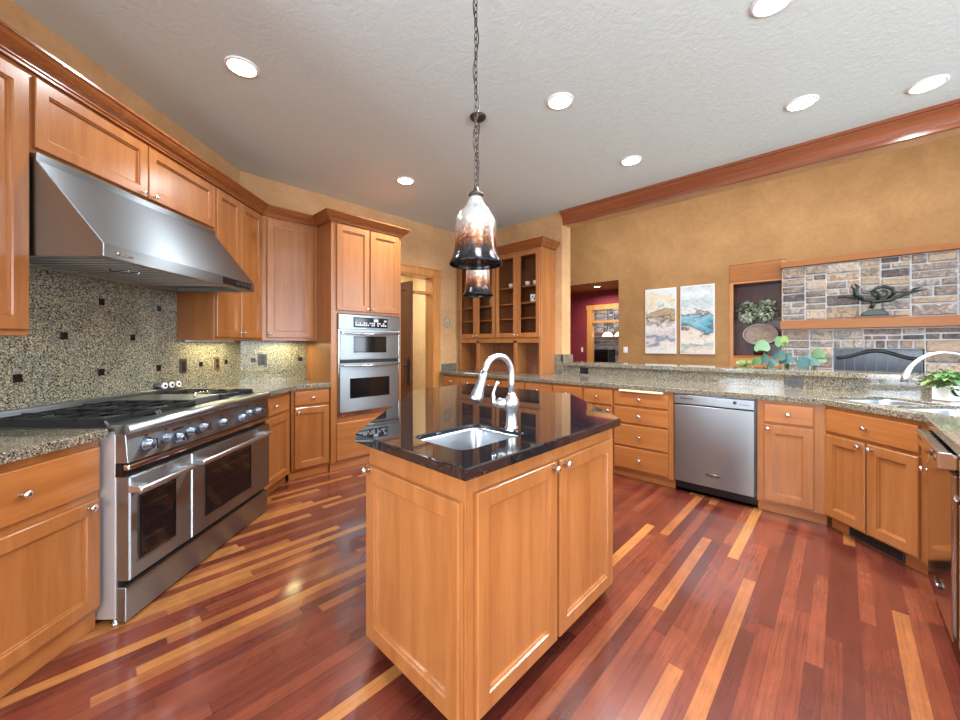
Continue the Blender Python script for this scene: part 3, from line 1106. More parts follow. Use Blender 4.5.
gx = ((.012, .312), (.318, .605), (.885, 1.208))
for a, b_ in gx:
    g = MB()
    y0, y1 = .045, .60
    for x in (a, b_ - .016):
        g.prism([(y0, .918), (y0 + .03, .956), (y1 - .03, .956), (y1, .918)], x, x + .016, 'x')
    for y in (y0 + .02, (y0 + y1) / 2 - .008, y1 - .036):
        g.box(a, b_, y, y + .016, .932, .955)
    for cyb in (.195, .48):
        cxm = (a + b_) / 2
        g.box(a, cxm - .035, cyb - .006, cyb + .006, .938, .958).box(cxm + .035, b_, cyb - .006, cyb + .006, .938, .958)
        g.box(cxm - .006, cxm + .006, cyb - .14, cyb - .035, .938, .958).box(cxm - .006, cxm + .006, cyb + .035, cyb + .14, .938, .958)
        g.tube([(cxm + .075 * math.cos(R(t * 20)), cyb + .075 * math.sin(R(t * 20)), .945) for t in range(18)], .006, 6, None, True)
    g.build('grate', 'iron', r_)
    for cyb in (.195, .48):
        MB().lathe([(.055, .916), (.055, .924), (.034, .926), (.034, .934), (.030, .938), (0, .939)], 20, T((a + b_) / 2, cyb, 0)).build('burner', 'black', r_)
gd = MB().box(.612, .878, .10, .59, .9165, .958)
gd.build('griddle_cover', 'steel_side', r_, bevel=.006)
MB().tube([(.68, .13, .962), (.68, .13, .985), (.81, .13, .985), (.81, .13, .962)], .007, 8).build('griddle_handle', 'polished', r_)
MB().box(.62, .87, .046, .096, .916, .930).build('drip_tray', 'polished', r_, bevel=.003)
# three little jars at the back of the range
for k, (pp, lb) in enumerate(((2.825, 'leftmost of three small white-lidded jars behind the range'), (2.89, 'middle one of three small white-lidded jars behind the range'), (2.955, 'rightmost of three small white-lidded jars behind the range'))):
    x, y = pq(pp, -2.278)
    j = thing('spice_jar', lb, 'jar', (x, y, .9755), LEFT, 'white jars behind the range')
    MB().lathe([(.0, -.03), (.021, -.03), (.021, .022), (.018, .026), (0, .026)], 16, T(0, 0, .0225, rx=R(90))).build('jar', 'steel_side', j)
    MB().lathe([(.0235, .020), (.0235, .034), (.019, .037), (.013, .0345), (0, .0345)], 18, T(0, 0, .0235, rx=R(90))).build('lid', 'ceramic', j)
    MB().lathe([(.010, .0345), (.010, .036), (0, .0362)], 14, T(0, 0, .0235, rx=R(90))).build('lid_centre', 'plate_dk', j)

# ================================================================== ISLAND
r_ = thing('kitchen_island', 'maple kitchen island with paneled doors and black polished granite top', 'kitchen island', (0, 0, 0))
IZ0, IZ1 = .085, .895
TOP = [(.778, .805), (1.856, .805), (2.53, 1.479), (2.53, 2.56), (1.878, 2.56), (.778, 1.462)]
BODY = [(.83, .86), (1.885, .86), (2.48, 1.455), (2.48, 2.51), (1.905, 2.51), (.83, 1.438)]
INN = [(.85, .88), (1.877, .88), (2.46, 1.463), (2.46, 2.49), (1.913, 2.49), (.85, 1.430)]
mb = MB()
n = len(BODY)
for lo, hi in ((IZ0, IZ1),):
    vs = [(x, y, lo) for x, y in BODY] + [(x, y, hi) for x, y in BODY] + [(x, y, lo) for x, y in INN] + [(x, y, hi) for x, y in INN]
    fs = []
    for i in range(n):
        j = (i + 1) % n
        fs += [(i, j, n + j, n + i), (2 * n + j, 2 * n + i, 3 * n + i, 3 * n + j), (n + i, n + j, 3 * n + j, 3 * n + i), (j, i, 2 * n + i, 2 * n + j)]
    mb.add(vs, fs)
mb.add([(x, y, IZ0 + .015) for x, y in INN], [tuple(range(n))])
mb.build('carcass', 'wood', r_, bevel=.002, seg=1)
KK = [(.90, .93), (1.86, .93), (2.41, 1.48), (2.41, 2.44), (1.93, 2.44), (.90, 1.41)]
MB().prism(KK, 0, IZ0).build('toe_kick', 'black', r_)
# doors on the right-hand face (towards -y)
door(r_, .868, 1.336, .095, .825, (1.304, .806), .056, y=.86)
door(r_, 1.354, 1.850, .095, .825, (1.388, .806), .056, y=.86)
# door on the left-hand face (towards -x): built in its own turned frame
lf = MB()
f_ = -.024
y0_, y1_ = .868, 1.428


def rings_x(mb, X, y0, y1, z0, z1, steps):
    m = Matrix.Translation((X, 0, 0)) @ Matrix.Rotation(R(-90), 4, 'Z')
    # local x -> -y, local -y -> -x
    mb.rings(-y1, -y0, z0, z1, steps, True, m)


rings_x(lf, .83, y0_, y1_, .095, .802, [(0, 0), (0, f_ + .004), (.004, f_), (.060, f_), (.063, f_ + .007), (.070, f_ + .008), (.073, f_ + .017)])
d = lf.build('door', 'wood', r_)
km = MB()
km.lathe([(.009, 0), (.006, .004), (.0055, .012), (.012, .017), (.0155, .023), (.013, .029), (.006, .032), (0, .0325)], 16, T(.806, 1.404, .790, ry=R(-90)))
km.build('knob', 'nickel', d)['label'] = 'round satin nickel knob'
o = slab('countertop', TOP, [rrect(.905, 1.275, .95, 1.245, .045)], .896, .932, 'blackgranite', r_)
o['label'] = 'polished black granite top with sink cut-out'


def bowl(name, x0, x1, y0, y1, z, depth, r=.05, mat='sinksteel', tf=None, parent=None, flange=.012):
    mb = MB()
    rings = [(-flange, z), (0, z), (.004, z - .012), (.012, z - depth + .035), (.024, z - depth + .012), (.05, z - depth)]
    allr = []
    for ins, zz in rings:
        allr.append([(x, y, zz) for x, y in rrect(x0 + ins, x1 - ins, y0 + ins, y1 - ins, max(.012, r - ins * .4))])
    k = len(allr[0])
    vs = [p for ring in allr for p in ring]
    fs = []
    for i in range(len(allr) - 1):
        for j in range(k):
            j2 = (j + 1) % k
            fs.append((i * k + j, i * k + j2, (i + 1) * k + j2, (i + 1) * k + j))
    mb.add(vs[:2 * k], fs[:k], False, 0, tf)
    mb.add(vs[k:], [tuple(i - k for i in f) for f in fs[k:]], True, 0, tf)
    mb.add(allr[-1], [tuple(range(k))], True, 0, tf)
    return mb.build(name, mat, parent)


sk = thing('sink', 'small square stainless undermount prep sink in the black island top', 'sink', (1.09, 1.0975, 0))
b_ = bowl('bowl', -.1835, .1835, -.146, .146, .914, .21, .044, parent=sk, flange=.001)
MB().lathe([(.04, 0), (.036, .004), (.028, .002), (0, .001)], 18, T(0, 0, .7045)).build('drain', 'polished', sk)

# island faucet: gooseneck with pull-down spray, tip over the sink
fx, fy = 1.303, 1.056
fc = thing('faucet', 'satin gooseneck pull-down faucet on the black island top', 'faucet', (fx, fy, .932))
MB().lathe([(.029, 0), (.029, .006), (.024, .012), (.023, .075), (.030, .088), (.034, .108), (.031, .128), (.022, .140), (.017, .146), (.0165, .155)], 24).build('base', 'satin', fc)
dx, dy = (1.105 - fx), (1.078 - fy)
L = math.hypot(dx, dy)
ux, uy = dx / L, dy / L
pts = [(0, 0, .15), (0, 0, .20)]
rad = .078
hz = .241
for k in range(0, 13):
    a = R(180 - k * 13.5)
    pts.append((ux * (rad + rad * math.cos(a)), uy * (rad + rad * math.cos(a)), hz + rad * math.sin(a)))
e1 = Vector(pts[-1]); dr = (e1 - Vector(pts[-2])).normalized()
pts.append(tuple(e1 + dr * .012))
MB().tube(pts, .0135, 16).build('neck', 'satin', fc)
p0 = e1 + dr * .012
tip = p0 + (Vector((ux * .95, uy * .95, -2.25)).normalized()) * .125
ax = (tip - p0)
hd = MB().tube([p0, p0 + ax * .25, p0 + ax * .55, p0 + ax * .85, p0 + ax * .97, tip], [.0165, .0175, .021, .027, .0285, .026], 18)
hd = hd.build('spray_head', 'steel_side', fc)
MB().tube([tip - ax * .02, tip + ax * .015], .022, 16).build('spray_face', 'plate_dk', hd)
# lever on the side (towards +y / image left)
sx, sy = -.69, .72
MB().tube([(0, 0, .108), (sx * .03, sy * .03, .108), (sx * .062, sy * .062, .112)], [.022, .021, .023], 16).build('valve', 'satin', fc)
lv = MB().tube([(sx * .066, sy * .066, .112), (sx * .080, sy * .080, .118), (sx * .080, sy * .080, .155), (sx * .066, sy * .066, .192), (sx * .058, sy * .058, .205)], [.018, .012, .007, .006, .009], 12)
lv.build('lever', 'chrome', fc)

# ================================================================== RIGHT RUN
XF = 3.65


def right(name, label, cat, y, group=G_B):
    return thing(name, label, cat, (XF, y, 0), RIGHT, group)


r_ = right('base_cabinet', 'maple base cabinet at the far left end, under the glass-door hutch', 'cabinet', 4.235)
carcass(r_, .735, .60, CB, CZ)
for a, b_ in ((.01, .352), (.372, .725)):
    drawer(r_, a, b_, .70, .845)
    door(r_, a, b_, .105, .675, ((b_ - .03) if a < .2 else (a + .03), .645))
kick(r_, 0, .735, .045)
r_ = right('base_cabinet', 'maple base cabinet behind the island faucet, second from the far end', 'cabinet', 3.498)
carcass(r_, .755, .60, CB, CZ)
for a, b_ in ((.01, .368), (.388, .745)):
    drawer(r_, a, b_, .70, .845)
    door(r_, a, b_, .105, .675, ((b_ - .03) if a < .2 else (a + .03), .645))
kick(r_, 0, .755, .045)
r_ = right('base_cabinet', 'maple base cabinet left of the four-drawer stack, partly behind the island', 'cabinet', 2.741)
carcass(r_, 1.087, .60, CB, CZ)
for a, b_ in ((.01, .373), (.393, .748), (.772, 1.078)):
    drawer(r_, a, b_, .70, .845)
    door(r_, a, b_, .105, .675, ((a + .03) if .2 < a < .5 else (b_ - .035), .645))
kick(r_, 0, 1.087, .045)
r_ = right('drawer_cabinet', 'maple cabinet with four stacked drawers, left of the dishwasher', 'cabinet', 1.652, None)
carcass(r_, .558, .60, CB, CZ)
for z0, z1 in ((.715, .845), (.545, .695), (.325, .527), (.105, .307)):
    drawer(r_, .012, .515, z0, z1)
kick(r_, 0, .558, .045)
cbd = MB().box(.075, .475, -.055, .0, .850, .868).build('cutting_board', 'palewood', r_, bevel=.003)
cbd['label'] = 'pale pull-out cutting board'

# dishwasher
def dishwasher(label, loc, rz, mat, wd, pm, out=.032):
    r_ = thing('dishwasher', label, 'dishwasher', loc, rz, 'steel dishwashers')
    MB().box(.004, wd - .004, .03, .58, .10, .865).build('body', 'steel_side', r_)
    MB().box(.0, wd, .055, .075, .0, .10).box(.0, wd, .055, .58, .0, .02).build('toe_kick', 'black', r_)
    d = MB().box(.006, wd - .006, -.030, .028, .105, .775).build('door', mat, r_, bevel=.005)
    c = MB().box(.006, wd - .006, -out, .028, .795 if out > .05 else .785, .862).build('control_panel', pm, r_, bevel=.004)
    MB().box(.012, wd - .012, -.018, .02, .775, .786).build('grip_slot', 'black', d)
    bd = MB().tube([(wd * .43, -.034, .212), (wd * .60, -.034, .212)], .006, 8).build('badge', 'black', d)
    MB().tube([(wd * .44, -.039, .216), (wd * .59, -.039, .216)], .0035, 8).build('badge_bar', 'chrome', bd)
    lg = MB()
    for k in range(9):
        lg.box(.055 + k * .0115, .055 + k * .0115 + .008, -out - .0015, -out + .001, .827, .837 + .003 * (k % 3 == 0))
    lg.build('lettering', 'plate_dk', c)
    bt = MB().lathe([(.014, 0), (.013, .004), (0, .005)], 16, T(wd * .77, -out + .001, .832, rx=R(90)))
    for k in range(5):
        bt.box(wd * .83 + k * .014, wd * .83 + k * .014 + .008, -out - .002, -out + .001, .818, .824)
    bt.build('buttons', 'plate_dk', c)
    return r_


dishwasher('stainless dishwasher in the right-hand run beside the four-drawer stack', (XF, 1.088, 0), RIGHT, 'steel_dw', .595, 'steel_dw')
r_ = right('base_cabinet', 'narrow maple cabinet with one drawer right of the dishwasher', 'cabinet', .487)
carcass(r_, .398, .60, CB, CZ)
drawer(r_, .045, .335, .705, .848)
door(r_, .045, .335, .105, .685, (.07, .658))
kick(r_, 0, .405, .045)

# diagonal sink cabinet
cpx, cpy = pq(2.647, 2.52)
r_ = thing('sink_cabinet', 'diagonal maple corner sink cabinet with double doors and floor vent', 'cabinet', (cpx + .0, cpy + .0, 0), DIAG)
carcass(r_, .622, .42, CB, CZ, True)
drawer(r_, .012, .575, .69, .845)
door(r_, .012, .285, .10, .668, (.255, .642))
door(r_, .297, .575, .10, .668, (.327, .642))
kick(r_, 0, .622, .045)
vt = MB().rings(.13, .46, .008, .085, [(0, .046), (0, .038), (.008, .036), (.010, .040)]).build('floor_vent', 'plate_dk', r_)
vs_ = MB()
for k in range(22):
    vs_.box(.143 + k * .014, .143 + k * .014 + .007, .034, .040, .018, .075)
vs_.build('louvres', 'black', vt)

# near run with the second dishwasher
YF = -.35
r_ = thing('base_cabinet', 'narrow maple cabinet between the diagonal sink cabinet and second dishwasher', 'cabinet', (3.205, YF, 0), NEAR, G_B)
carcass(r_, .195, .60, CB, CZ)
drawer(r_, .012, .185, .69, .845, kx=.09)
door(r_, .012, .185, .10, .668, (.05, .625))
kick(r_, 0, .195, .045)
dishwasher('second stainless dishwasher cut off by the right edge of the photo', (3.005, YF + .005, 0), NEAR, 'darksteel', .60, 'polished', .068)
r_ = thing('base_cabinet', 'maple end cabinet outside the frame past the second dishwasher', 'cabinet', (2.40, YF, 0), NEAR, G_B)
carcass(r_, .78, .60, CB, CZ)
drawer(r_, .012, .768, .69, .845)
door(r_, .012, .768, .10, .668, (.72, .625))
kick(r_, 0, .78, .045)

# counter of the right run with the double-bowl sink
def P_(p, q):
    return pq(p, q)


def rr_pq(p0, p1, q0, q1, r):
    return [pq(a, b) for a, b in rrect(p0, p1, q0, q1, r)]


o = slab('countertop', [(3.612, 4.25), (3.612, .089), (3.203, -.320), (1.6, -.320), (1.6, -.97), (4.358, -.97), (4.358, 4.388), (3.735, 4.388)],
         [rr_pq(2.365, 2.745, 2.605, 3.07, .07)[::-1], rr_pq(1.965, 2.335, 2.605, 3.07, .07)[::-1]], CZ, .915, 'granite')
tag(o, 'long speckled granite countertop along the right side with corner sink', 'countertop', 'granite countertops')
sk = thing('sink', 'stainless double-bowl corner sink in the right-hand granite counter', 'sink', (0, 0, 0))
tf = Matrix(((S2, S2, 0, 0), (S2, -S2, 0, 0), (0, 0, 1, 0), (0, 0, 0, 1)))
bowl('bowl', 2.367, 2.743, 2.607, 3.068, .898, .22, .068, tf=tf, parent=sk, flange=.001)
bowl('bowl', 1.967, 2.333, 2.607, 3.068, .898, .22, .068, tf=tf, parent=sk, flange=.001)
# faucet at the corner sink
bx, by = pq(2.26, 3.17)
tx, ty = pq(2.41, 2.815)
fc = thing('faucet', 'arched steel faucet of the corner sink at the right edge', 'faucet', (bx, by, .915))
MB().lathe([(.032, 0), (.032, .008), (.022, .016), (.020, .10), (.015, .12)], 20).build('base', 'satin', fc)
pts = []
for k in range(19):
    t = k / 18
    a = math.pi * (1 - t * .97)
    s = (1 + math.cos(a)) / 2
    pts.append(((tx - bx) * s, (ty - by) * s, .12 + .215 * math.sin(a)))
MB().tube([(0, 0, .09)] + pts, [.0115] * 15 + [.0125, .014, .0165, .019, .020], 16).build('neck', 'satin', fc)
MB().tube([(.02, .02, .07), (.07, .05, .085), (.12, .08, .11)], [.012, .008, .009], 10).build('lever', 'satin', fc)

# bar splash, pillar facing, ledge
r_ = thing('backsplash', 'low granite upstand behind the right-hand counter below the bar ledge', 'backsplash', (0, 0, 0))
MB().box(4.36, 4.378, -1.22, 2.66, .9155, 1.029).build('slab', 'granite', r_)
MB().box(4.338, 4.358, 2.64, 2.786, .9155, 1.172).box(4.338, 4.60, 2.655, 2.678, 1.0705, 1.172).build('pillar_facing', 'granite', r_)
r_ = tag(slab('bar_ledge', [(4.325, 2.652), (4.325, -1.25), (4.745, -1.25), (4.745, 2.652)], [], 1.0305, 1.070, 'granite'), 'raised speckled granite bar ledge in front of the family room', 'bar ledge')
o = MB().box(3.735, 4.03, 4.372, 4.388, .9155, 1.012).build('backsplash', 'granite')
tag(o, 'short granite upstand against the wall at the hutch end', 'backsplash')
outlet('outlet', 'black outlet in the bar upstand beside the hutch', (4.36, 2.355, .972), RIGHT, 'black', .115, .07)
outlet('outlet', 'dark brown outlet in the bar upstand right of the dishwasher', (4.36, .318, .968), RIGHT, 'plate_dk', .125, .075)

# ================================================================== HUTCH
HX = 4.03
r_ = thing('hutch', 'maple hutch with four glass doors above open cubbies', 'hutch', (HX, 4.305, .9155), RIGHT)
HW = 1.525
Z = lambda z: z - .9155
mb = MB()
mb.box(0, .035, 0, .325, 0, Z(2.56)).box(HW - .035, HW, 0, .325, 0, Z(2.56)).box(.035, HW - .035, 0, .325, Z(2.52), Z(2.56)).box(.035, HW - .035, 0, .325, Z(1.355), Z(1.40))
mb.box(HW / 2 - .02, HW / 2 + .02, 0, .31, Z(1.40), Z(2.52)).box(.035, HW - .035, 0, .02, Z(2.49), Z(2.52))
mb.box(.37, .425, 0, .31, 0, Z(1.355)).box(1.075, 1.13, 0, .31, 0, Z(1.355))
mb.box(.035, HW - .035, 0, .02, Z(1.325), Z(1.355))
mb.build('case', 'wood', r_, bevel=.002, seg=1)
MB().box(.035, HW - .035, .308, .325, 0, Z(2.52)).build('back_panel', 'wood_in', r_)
for zz in (1.645, 1.848, 2.07):
    for a, b_ in ((.036, HW / 2 - .021), (HW / 2 + .021, HW - .036)):
        MB().box(a, b_, .03, .307, Z(zz), Z(zz) + .018).build('shelf', 'wood_h', r_)
dws = ((.012, .379), (.385, .755), (.770, 1.140), (1.146, 1.513))
for k, (a, b_) in enumerate(dws):
    z0, z1 = Z(1.40), Z(2.535)
    rl = .058
    d = MB()
    d.box(a, a + rl, -.02, 0, z0, z1).box(b_ - rl, b_, -.02, 0, z0, z1).box(a + rl, b_ - rl, -.02, 0, z0, z0 + rl).box(a + rl, b_ - rl, -.02, 0, z1 - rl, z1)
    d = d.build('door', 'wood', r_, bevel=.002, seg=1)
    MB().box(a + rl, b_ - rl, -.012, -.008, z0 + rl, z1 - rl).build('pane', 'cabglass', d)
    knob(d, (b_ - .028) if k % 2 == 0 else (a + .028), z0 + .03, -.02, .85)
crown('crown', r_, [(-.003, .325), (-.003, -.003), (HW + .003, -.003), (HW + .003, .325)], Z(2.5605))
# crockery behind the glass
def hutch_pt(lx, lyy, z):
    return (HX + lyy, 4.305 - lx, z)


def cup(label, lx, z, s=1.0, mat='ceramic', handle=True, ly_=.10):
    c = thing('cup', label, 'cup', hutch_pt(lx, ly_, z), R(40), 'crockery in the hutch')
    MB().lathe([(.022 * s, 0), (.034 * s, .03 * s), (.038 * s, .06 * s), (.035 * s, .06 * s), (.030 * s, .03 * s), (.018 * s, .006 * s), (0, .005 * s)], 20).build('bowl', mat, c)
    MB().tube([(.036 * s, 0, .048 * s), (.056 * s, 0, .046 * s), (.058 * s, 0, .026 * s), (.034 * s, 0, .02 * s)], .004 * s, 8).build('handle', mat, c)


cup('white cup on the top hutch shelf behind the third glass door', .955, 2.089)
cup('left white cup on the top shelf behind the rightmost glass door', 1.24, 2.089)
cup('right white cup on the top shelf behind the rightmost glass door', 1.37, 2.089)
mg = thing('mug', 'white patterned mug on the middle shelf behind the rightmost glass door', 'mug', hutch_pt(1.335, .10, 1.867), R(-60), 'crockery in the hutch')
MB().lathe([(.042, 0), (.046, .004), (.046, .10), (.042, .10), (.041, .008), (0, .007)], 22).build('body', 'ceramic', mg)
MB().tube([(.045, 0, .082), (.075, 0, .076), (.078, 0, .034), (.045, 0, .024)], .006, 8).build('handle', 'ceramic', mg)
sp = MB()
for k, (a, z, rr) in enumerate(((200, .06, .012), (230, .035, .010), (255, .065, .011), (285, .04, .012), (170, .03, .010), (310, .07, .010))):
    sp.lathe([(rr, 0), (rr * .8, .0012), (0, .0014)], 10, T(.0462 * math.cos(R(a)), .0462 * math.sin(R(a)), z, rz=R(a)) @ T(ry=R(90)))
sp.build('pattern', 'plate_dk', mg)


def goblet(label, lx, z, ly_=.12):
    g = thing('glass', label, 'glass', hutch_pt(lx, ly_, z), 0, 'crockery in the hutch')
    MB().lathe([(.032, 0), (.030, .003), (.005, .008), (.004, .07), (.03, .085), (.038, .12), (.034, .16), (.033, .16), (.037, .12), (.028, .088), (0, .083)], 20).build('bowl', 'cabglass', g)


goblet('clear stemmed glass on the lowest shelf behind the second glass door', .66, 1.4005)
goblet('clear stemmed glass on the lowest shelf behind the leftmost glass door', .26, 1.4005)
vs_ = thing('vase', 'amber vase on the middle shelf behind the second glass door', 'vase', hutch_pt(.57, .13, 1.867))
MB().lathe([(.03, 0), (.042, .03), (.045, .07), (.025, .12), (.022, .15), (.028, .165), (.024, .165), (.018, .15), (0, .14)], 20).build('body', plain('amber_glaze', srgb(170, 132, 62), .2), vs_)
outlet('outlet', 'small almond outlet inside the middle cubby of the hutch', (HX + .307, 3.30, 1.09), RIGHT, 'palewood', .06, .10)

# wall ornament between doorway and hutch
on = thing('wall_ornament', 'round openwork metal flower ornament beside the doorway', 'wall decor', (3.85, 4.388, 1.655), BACK)
mb = MB()
mb.lathe([(.028, 0), (.024, .012), (0, .018)], 16, T(0, 0, 0, rx=R(90)))
for k in range(9):
    a = R(40 * k)
    c, s = math.cos(a), math.sin(a)
    loop = []
    for j in range(16):
        t = 2 * math.pi * j / 16
        rr, ww = .062 + .034 * math.cos(t), .020 * math.sin(t)
        loop.append((c * rr - s * ww, -.010 - .006 * math.cos(t), s * rr + c * ww))
    mb.tube(loop, .005, 6, None, True)
mb.build('flower', plain('pewter', srgb(186, 174, 150), .45, .4), on)
ring = MB().tube([(.078 * math.cos(R(15 * j)), -.006, .078 * math.sin(R(15 * j))) for j in range(24)], .004, 6, None, True)
ring.build('ring', plain('pewter_ring', srgb(190, 178, 152), .45, .4), on)

# ================================================================== PENDANTS
def pendant(label, x, y, zb):
    r_ = thing('pendant_lamp', label, 'pendant lamp', (x, y, zb), 0, 'mercury glass pendants')
    pr = [(.1175, 0), (.119, .004), (.112, .018), (.103, .038), (.0965, .062), (.0925, .095), (.0915, .15), (.0905, .185), (.086, .203), (.074, .222), (.070, .232), (.058, .246), (.047, .256), (.041, .272), (.031, .288), (.029, .304)]
    inner = [(r - .004, z + .002) for r, z in pr][::-1]
    MB().lathe(pr + inner + [pr[0]], 40, cap=False).build('shade', 'mercury', r_)
    MB().lathe([(.029, .300), (.034, .306), (.034, .316), (.020, .322), (.010, .335), (.009, .345), (0, .346)], 20).build('cap', 'bronze', r_)
    MB().lathe([(.016, .18), (.018, .24), (.014, .29), (.012, .302)], 14).build('socket', 'chrome', r_)
    bl = MB().lathe([(0, .115), (.018, .12), (.028, .14), (.026, .16), (.014, .18)], 16).build('bulb', 'ceramic', r_)
    zc = 3.05 - zb
    ch = MB()
    z = .345
    lk = .030
    k = 0
    while z < zc - .04:
        loop = []
        for j in range(10):
            t = 2 * math.pi * j / 10
            u, v_ = .0075 * math.cos(t), (lk * .62) * math.sin(t)
            loop.append((u if k % 2 else 0, 0 if k % 2 else u, z + lk * .5 + v_))
        ch.tube(loop, .0021, 5, None, True)
        z += lk
        k += 1
    ch.build('chain', 'bronze', r_)
    pts = []
    nn = 60
    for j in range(nn + 1):
        t = j / nn
        a = t * 7 * math.pi
        pts.append((.012 * math.sin(a) * S2, -.012 * math.sin(a) * S2, .34 + t * (zc - .36)))
    MB().tube(pts, .0025, 6).build('cord', 'bronze', r_)
    MB().lathe([(.012, zc - .045), (.03, zc - .035), (.058, zc - .016), (.062, zc - .004), (.062, zc - .001)], 24).build('canopy', 'bronze', r_)


pendant('nearer bell-shaped mercury glass pendant hanging by a chain over the island', 1.205, 1.18, 1.655)
pendant('farther bell-shaped mercury glass pendant, partly hidden behind the nearer one', 2.088, 2.022, 1.675)

# ================================================================== RECESSED LIGHTS
G_L = 'recessed ceiling lights'
for x, y, lb in ((.687, 2.735, 'recessed ceiling light near the left wall cabinets, closest to the range hood'),
                 (2.363, 1.468, 'recessed ceiling light just right of the pendant chain'),
                 (3.592, .217, 'recessed ceiling light above the dishwasher, second nearest the right edge'),
                 (3.923, -.41, 'recessed ceiling light nearest the right edge beside the wooden crown'),
                 (3.593, 1.455, 'small recessed ceiling light nearest the hutch corner, above the four-drawer stack'),
                 (2.368, 3.368, 'recessed ceiling light in front of the oven tower'),
                 (2.426, .258, 'recessed ceiling light cut off by the top edge of the photo'),
                 (.75, .35, 'recessed ceiling light outside the frame above the camera'),
                 (.3, -1.4, 'recessed ceiling light outside the frame behind the camera'),
                 (-1.2, -.4, 'recessed ceiling light outside the frame far behind the range')):
    c = thing('ceiling_light', lb, 'ceiling light', (x, y, 3.05), 0, G_L)
    MB().lathe([(.095, 0), (.095, -.006), (.080, -.010), (.078, -.004), (.078, -.001)], 28, cap=False).build('trim_ring', 'white', c)
    MB().lathe([(.078, -.003), (.06, -.0055), (0, -.007)], 28).build('lens', 'lamp', c)
    l = area('ceiling_light_beam', (x, y, 3.05 - .02), (0, 0, 0),   .12, .12, CAN_POWER * (.6 if lb.endswith('range hood') else 1), WARM, 150, 'DISK')
c = thing('ceiling_light', 'small recessed light in the foyer soffit', 'ceiling light', (7.5, 3.755, 2.53), 0, G_L)
MB().lathe([(.083, 0), (.083, -.006), (.066, -.010), (.064, -.001)], 24, cap=False).build('trim_ring', 'white', c)
MB().lathe([(.064, -.003), (.05, -.0055), (0, -.007)], 24).build('lens', 'lamp', c)
area('foyer_beam', (7.5, 3.755, 2.50), (0, 0, 0), .12, .12, 30, WARM, 165, 'DISK')
area('dining_glow', (9.1, 4.0, 2.85), (0, 0, 0), 1.2, 1.2, 45, WARM)
area('hall_glow', (3.3, 5.3, 2.66), (0, 0, 0), .9, .5, 32, WARM)
area('family_fill_light', (5.3, 1.4, 3.84), (0, R(-35), 0), .6, 5.4, 105, WARM)  # added unseen lamp that brightens the far wall and the niche

# ================================================================== FAMILY ROOM
random.seed(21)


def split(y0, y1, z0, z1, out, maxw=.36, maxh=.17):
    w_, h = y1 - y0, z1 - z0
    if w_ > maxw or (w_ > .20 and w_ > 2.6 * h and random.random() < .7):
        t = random.uniform(.35, .65)
        split(y0, y0 + w_ * t, z0, z1, out, maxw, maxh); split(y0 + w_ * t, y1, z0, z1, out, maxw, maxh)
    elif h > maxh or (h > .13 and random.random() < .45):
        t = random.uniform(.38, .62)
        split(y0, y1, z0, z0 + h * t, out, maxw, maxh); split(y0, y1, z0 + h * t, z1, out, maxw, maxh)
    else:
        out.append((y0, y1, z0, z1))


def stones(mb, X, rects, gap=.010, depth=.028):
    """stone faces towards -x"""
    for y0, y1, z0, z1 in rects:
        tone = random.uniform(.02, .98)
        d = depth + random.uniform(-.008, .010)
        a, b_, c, e = y0 + gap, y1 - gap, z0 + gap, z1 - gap
        j = lambda: random.uniform(-.004, .004)
        i = .010
        vs = [(X, a, c), (X, b_, c), (X, b_, e), (X, a, e)]
        vs += [(X - d * .75, a + j(), c + j()), (X - d * .75, b_ + j(), c + j()), (X - d * .75, b_ + j(), e + j()), (X - d * .75, a + j(), e + j())]
        vs += [(X - d + j(), a + i + j(), c + i + j()), (X - d + j(), b_ - i + j(), c + i + j()), (X - d + j(), b_ - i + j(), e - i + j()), (X - d + j(), a + i + j(), e - i + j())]
        fs = []
        for o_ in (0, 4):
            for k in range(4):
                k2 = (k + 1) % 4
                fs.append((o_ + k, o_ + k2, o_ + 4 + k2, o_ + 4 + k))
        fs.append((8, 9, 10, 11))
        mb.add(vs, fs, False, tone)


FX = 6.90
fp = thing('fireplace', 'stone-faced fireplace with wooden mantel in the family room', 'fireplace', (FX, -.30, 0), 0)
Y = lambda y: y + .30
rc = []
split(-1.40, .626, 1.64, 2.385, rc)
rc2 = []
# below the mantel, with the firebox opening y -.693..+.086, z < 1.25
split(-1.40, -.70, .02, 1.505, rc2); split(.093, .626, .02, 1.505, rc2)
split(-.70, .093, 1.36, 1.505, rc2, .36, .2)
yy_ = -.70
while yy_ < .08:
    ww_ = min(random.uniform(.085, .12), .093 - yy_)
    if .093 - yy_ - ww_ < .05:
        ww_ = .093 - yy_
    rc2.append((yy_, yy_ + ww_, 1.252, 1.36)); yy_ += ww_
mb = MB()
stones(mb, 0, [(Y(a), Y(b_), c, d_) for a, b_, c, d_ in rc + rc2])
o = mb.build('stones', 'stone', fp, fix=False)
mt = MB().box(0, .095, Y(-1.40), Y(-.70), 0, 2.385).box(0, .095, Y(.093), Y(.626), 0, 2.385).box(0, .095, Y(-.70), Y(.093), 1.252, 2.385)
mt.build('mortar_core', 'mortar', fp)
MB().box(.085, .095, Y(-.70), Y(.093), 0, 1.252).build('firebox_back', 'black', fp)
MB().box(-.16, 0, Y(-1.42), Y(.640), 1.512, 1.632).build('mantel', 'fir_h', fp, bevel=.006)
MB().box(-.07, .095, Y(-1.42), Y(.640), 2.388, 2.465).build('top_trim', 'fir_h', fp, bevel=.004)
MB().box(-.35, -.056, Y(-1.40), Y(.626), 0, .42).build('hearth', 'mortar', fp, bevel=.01)
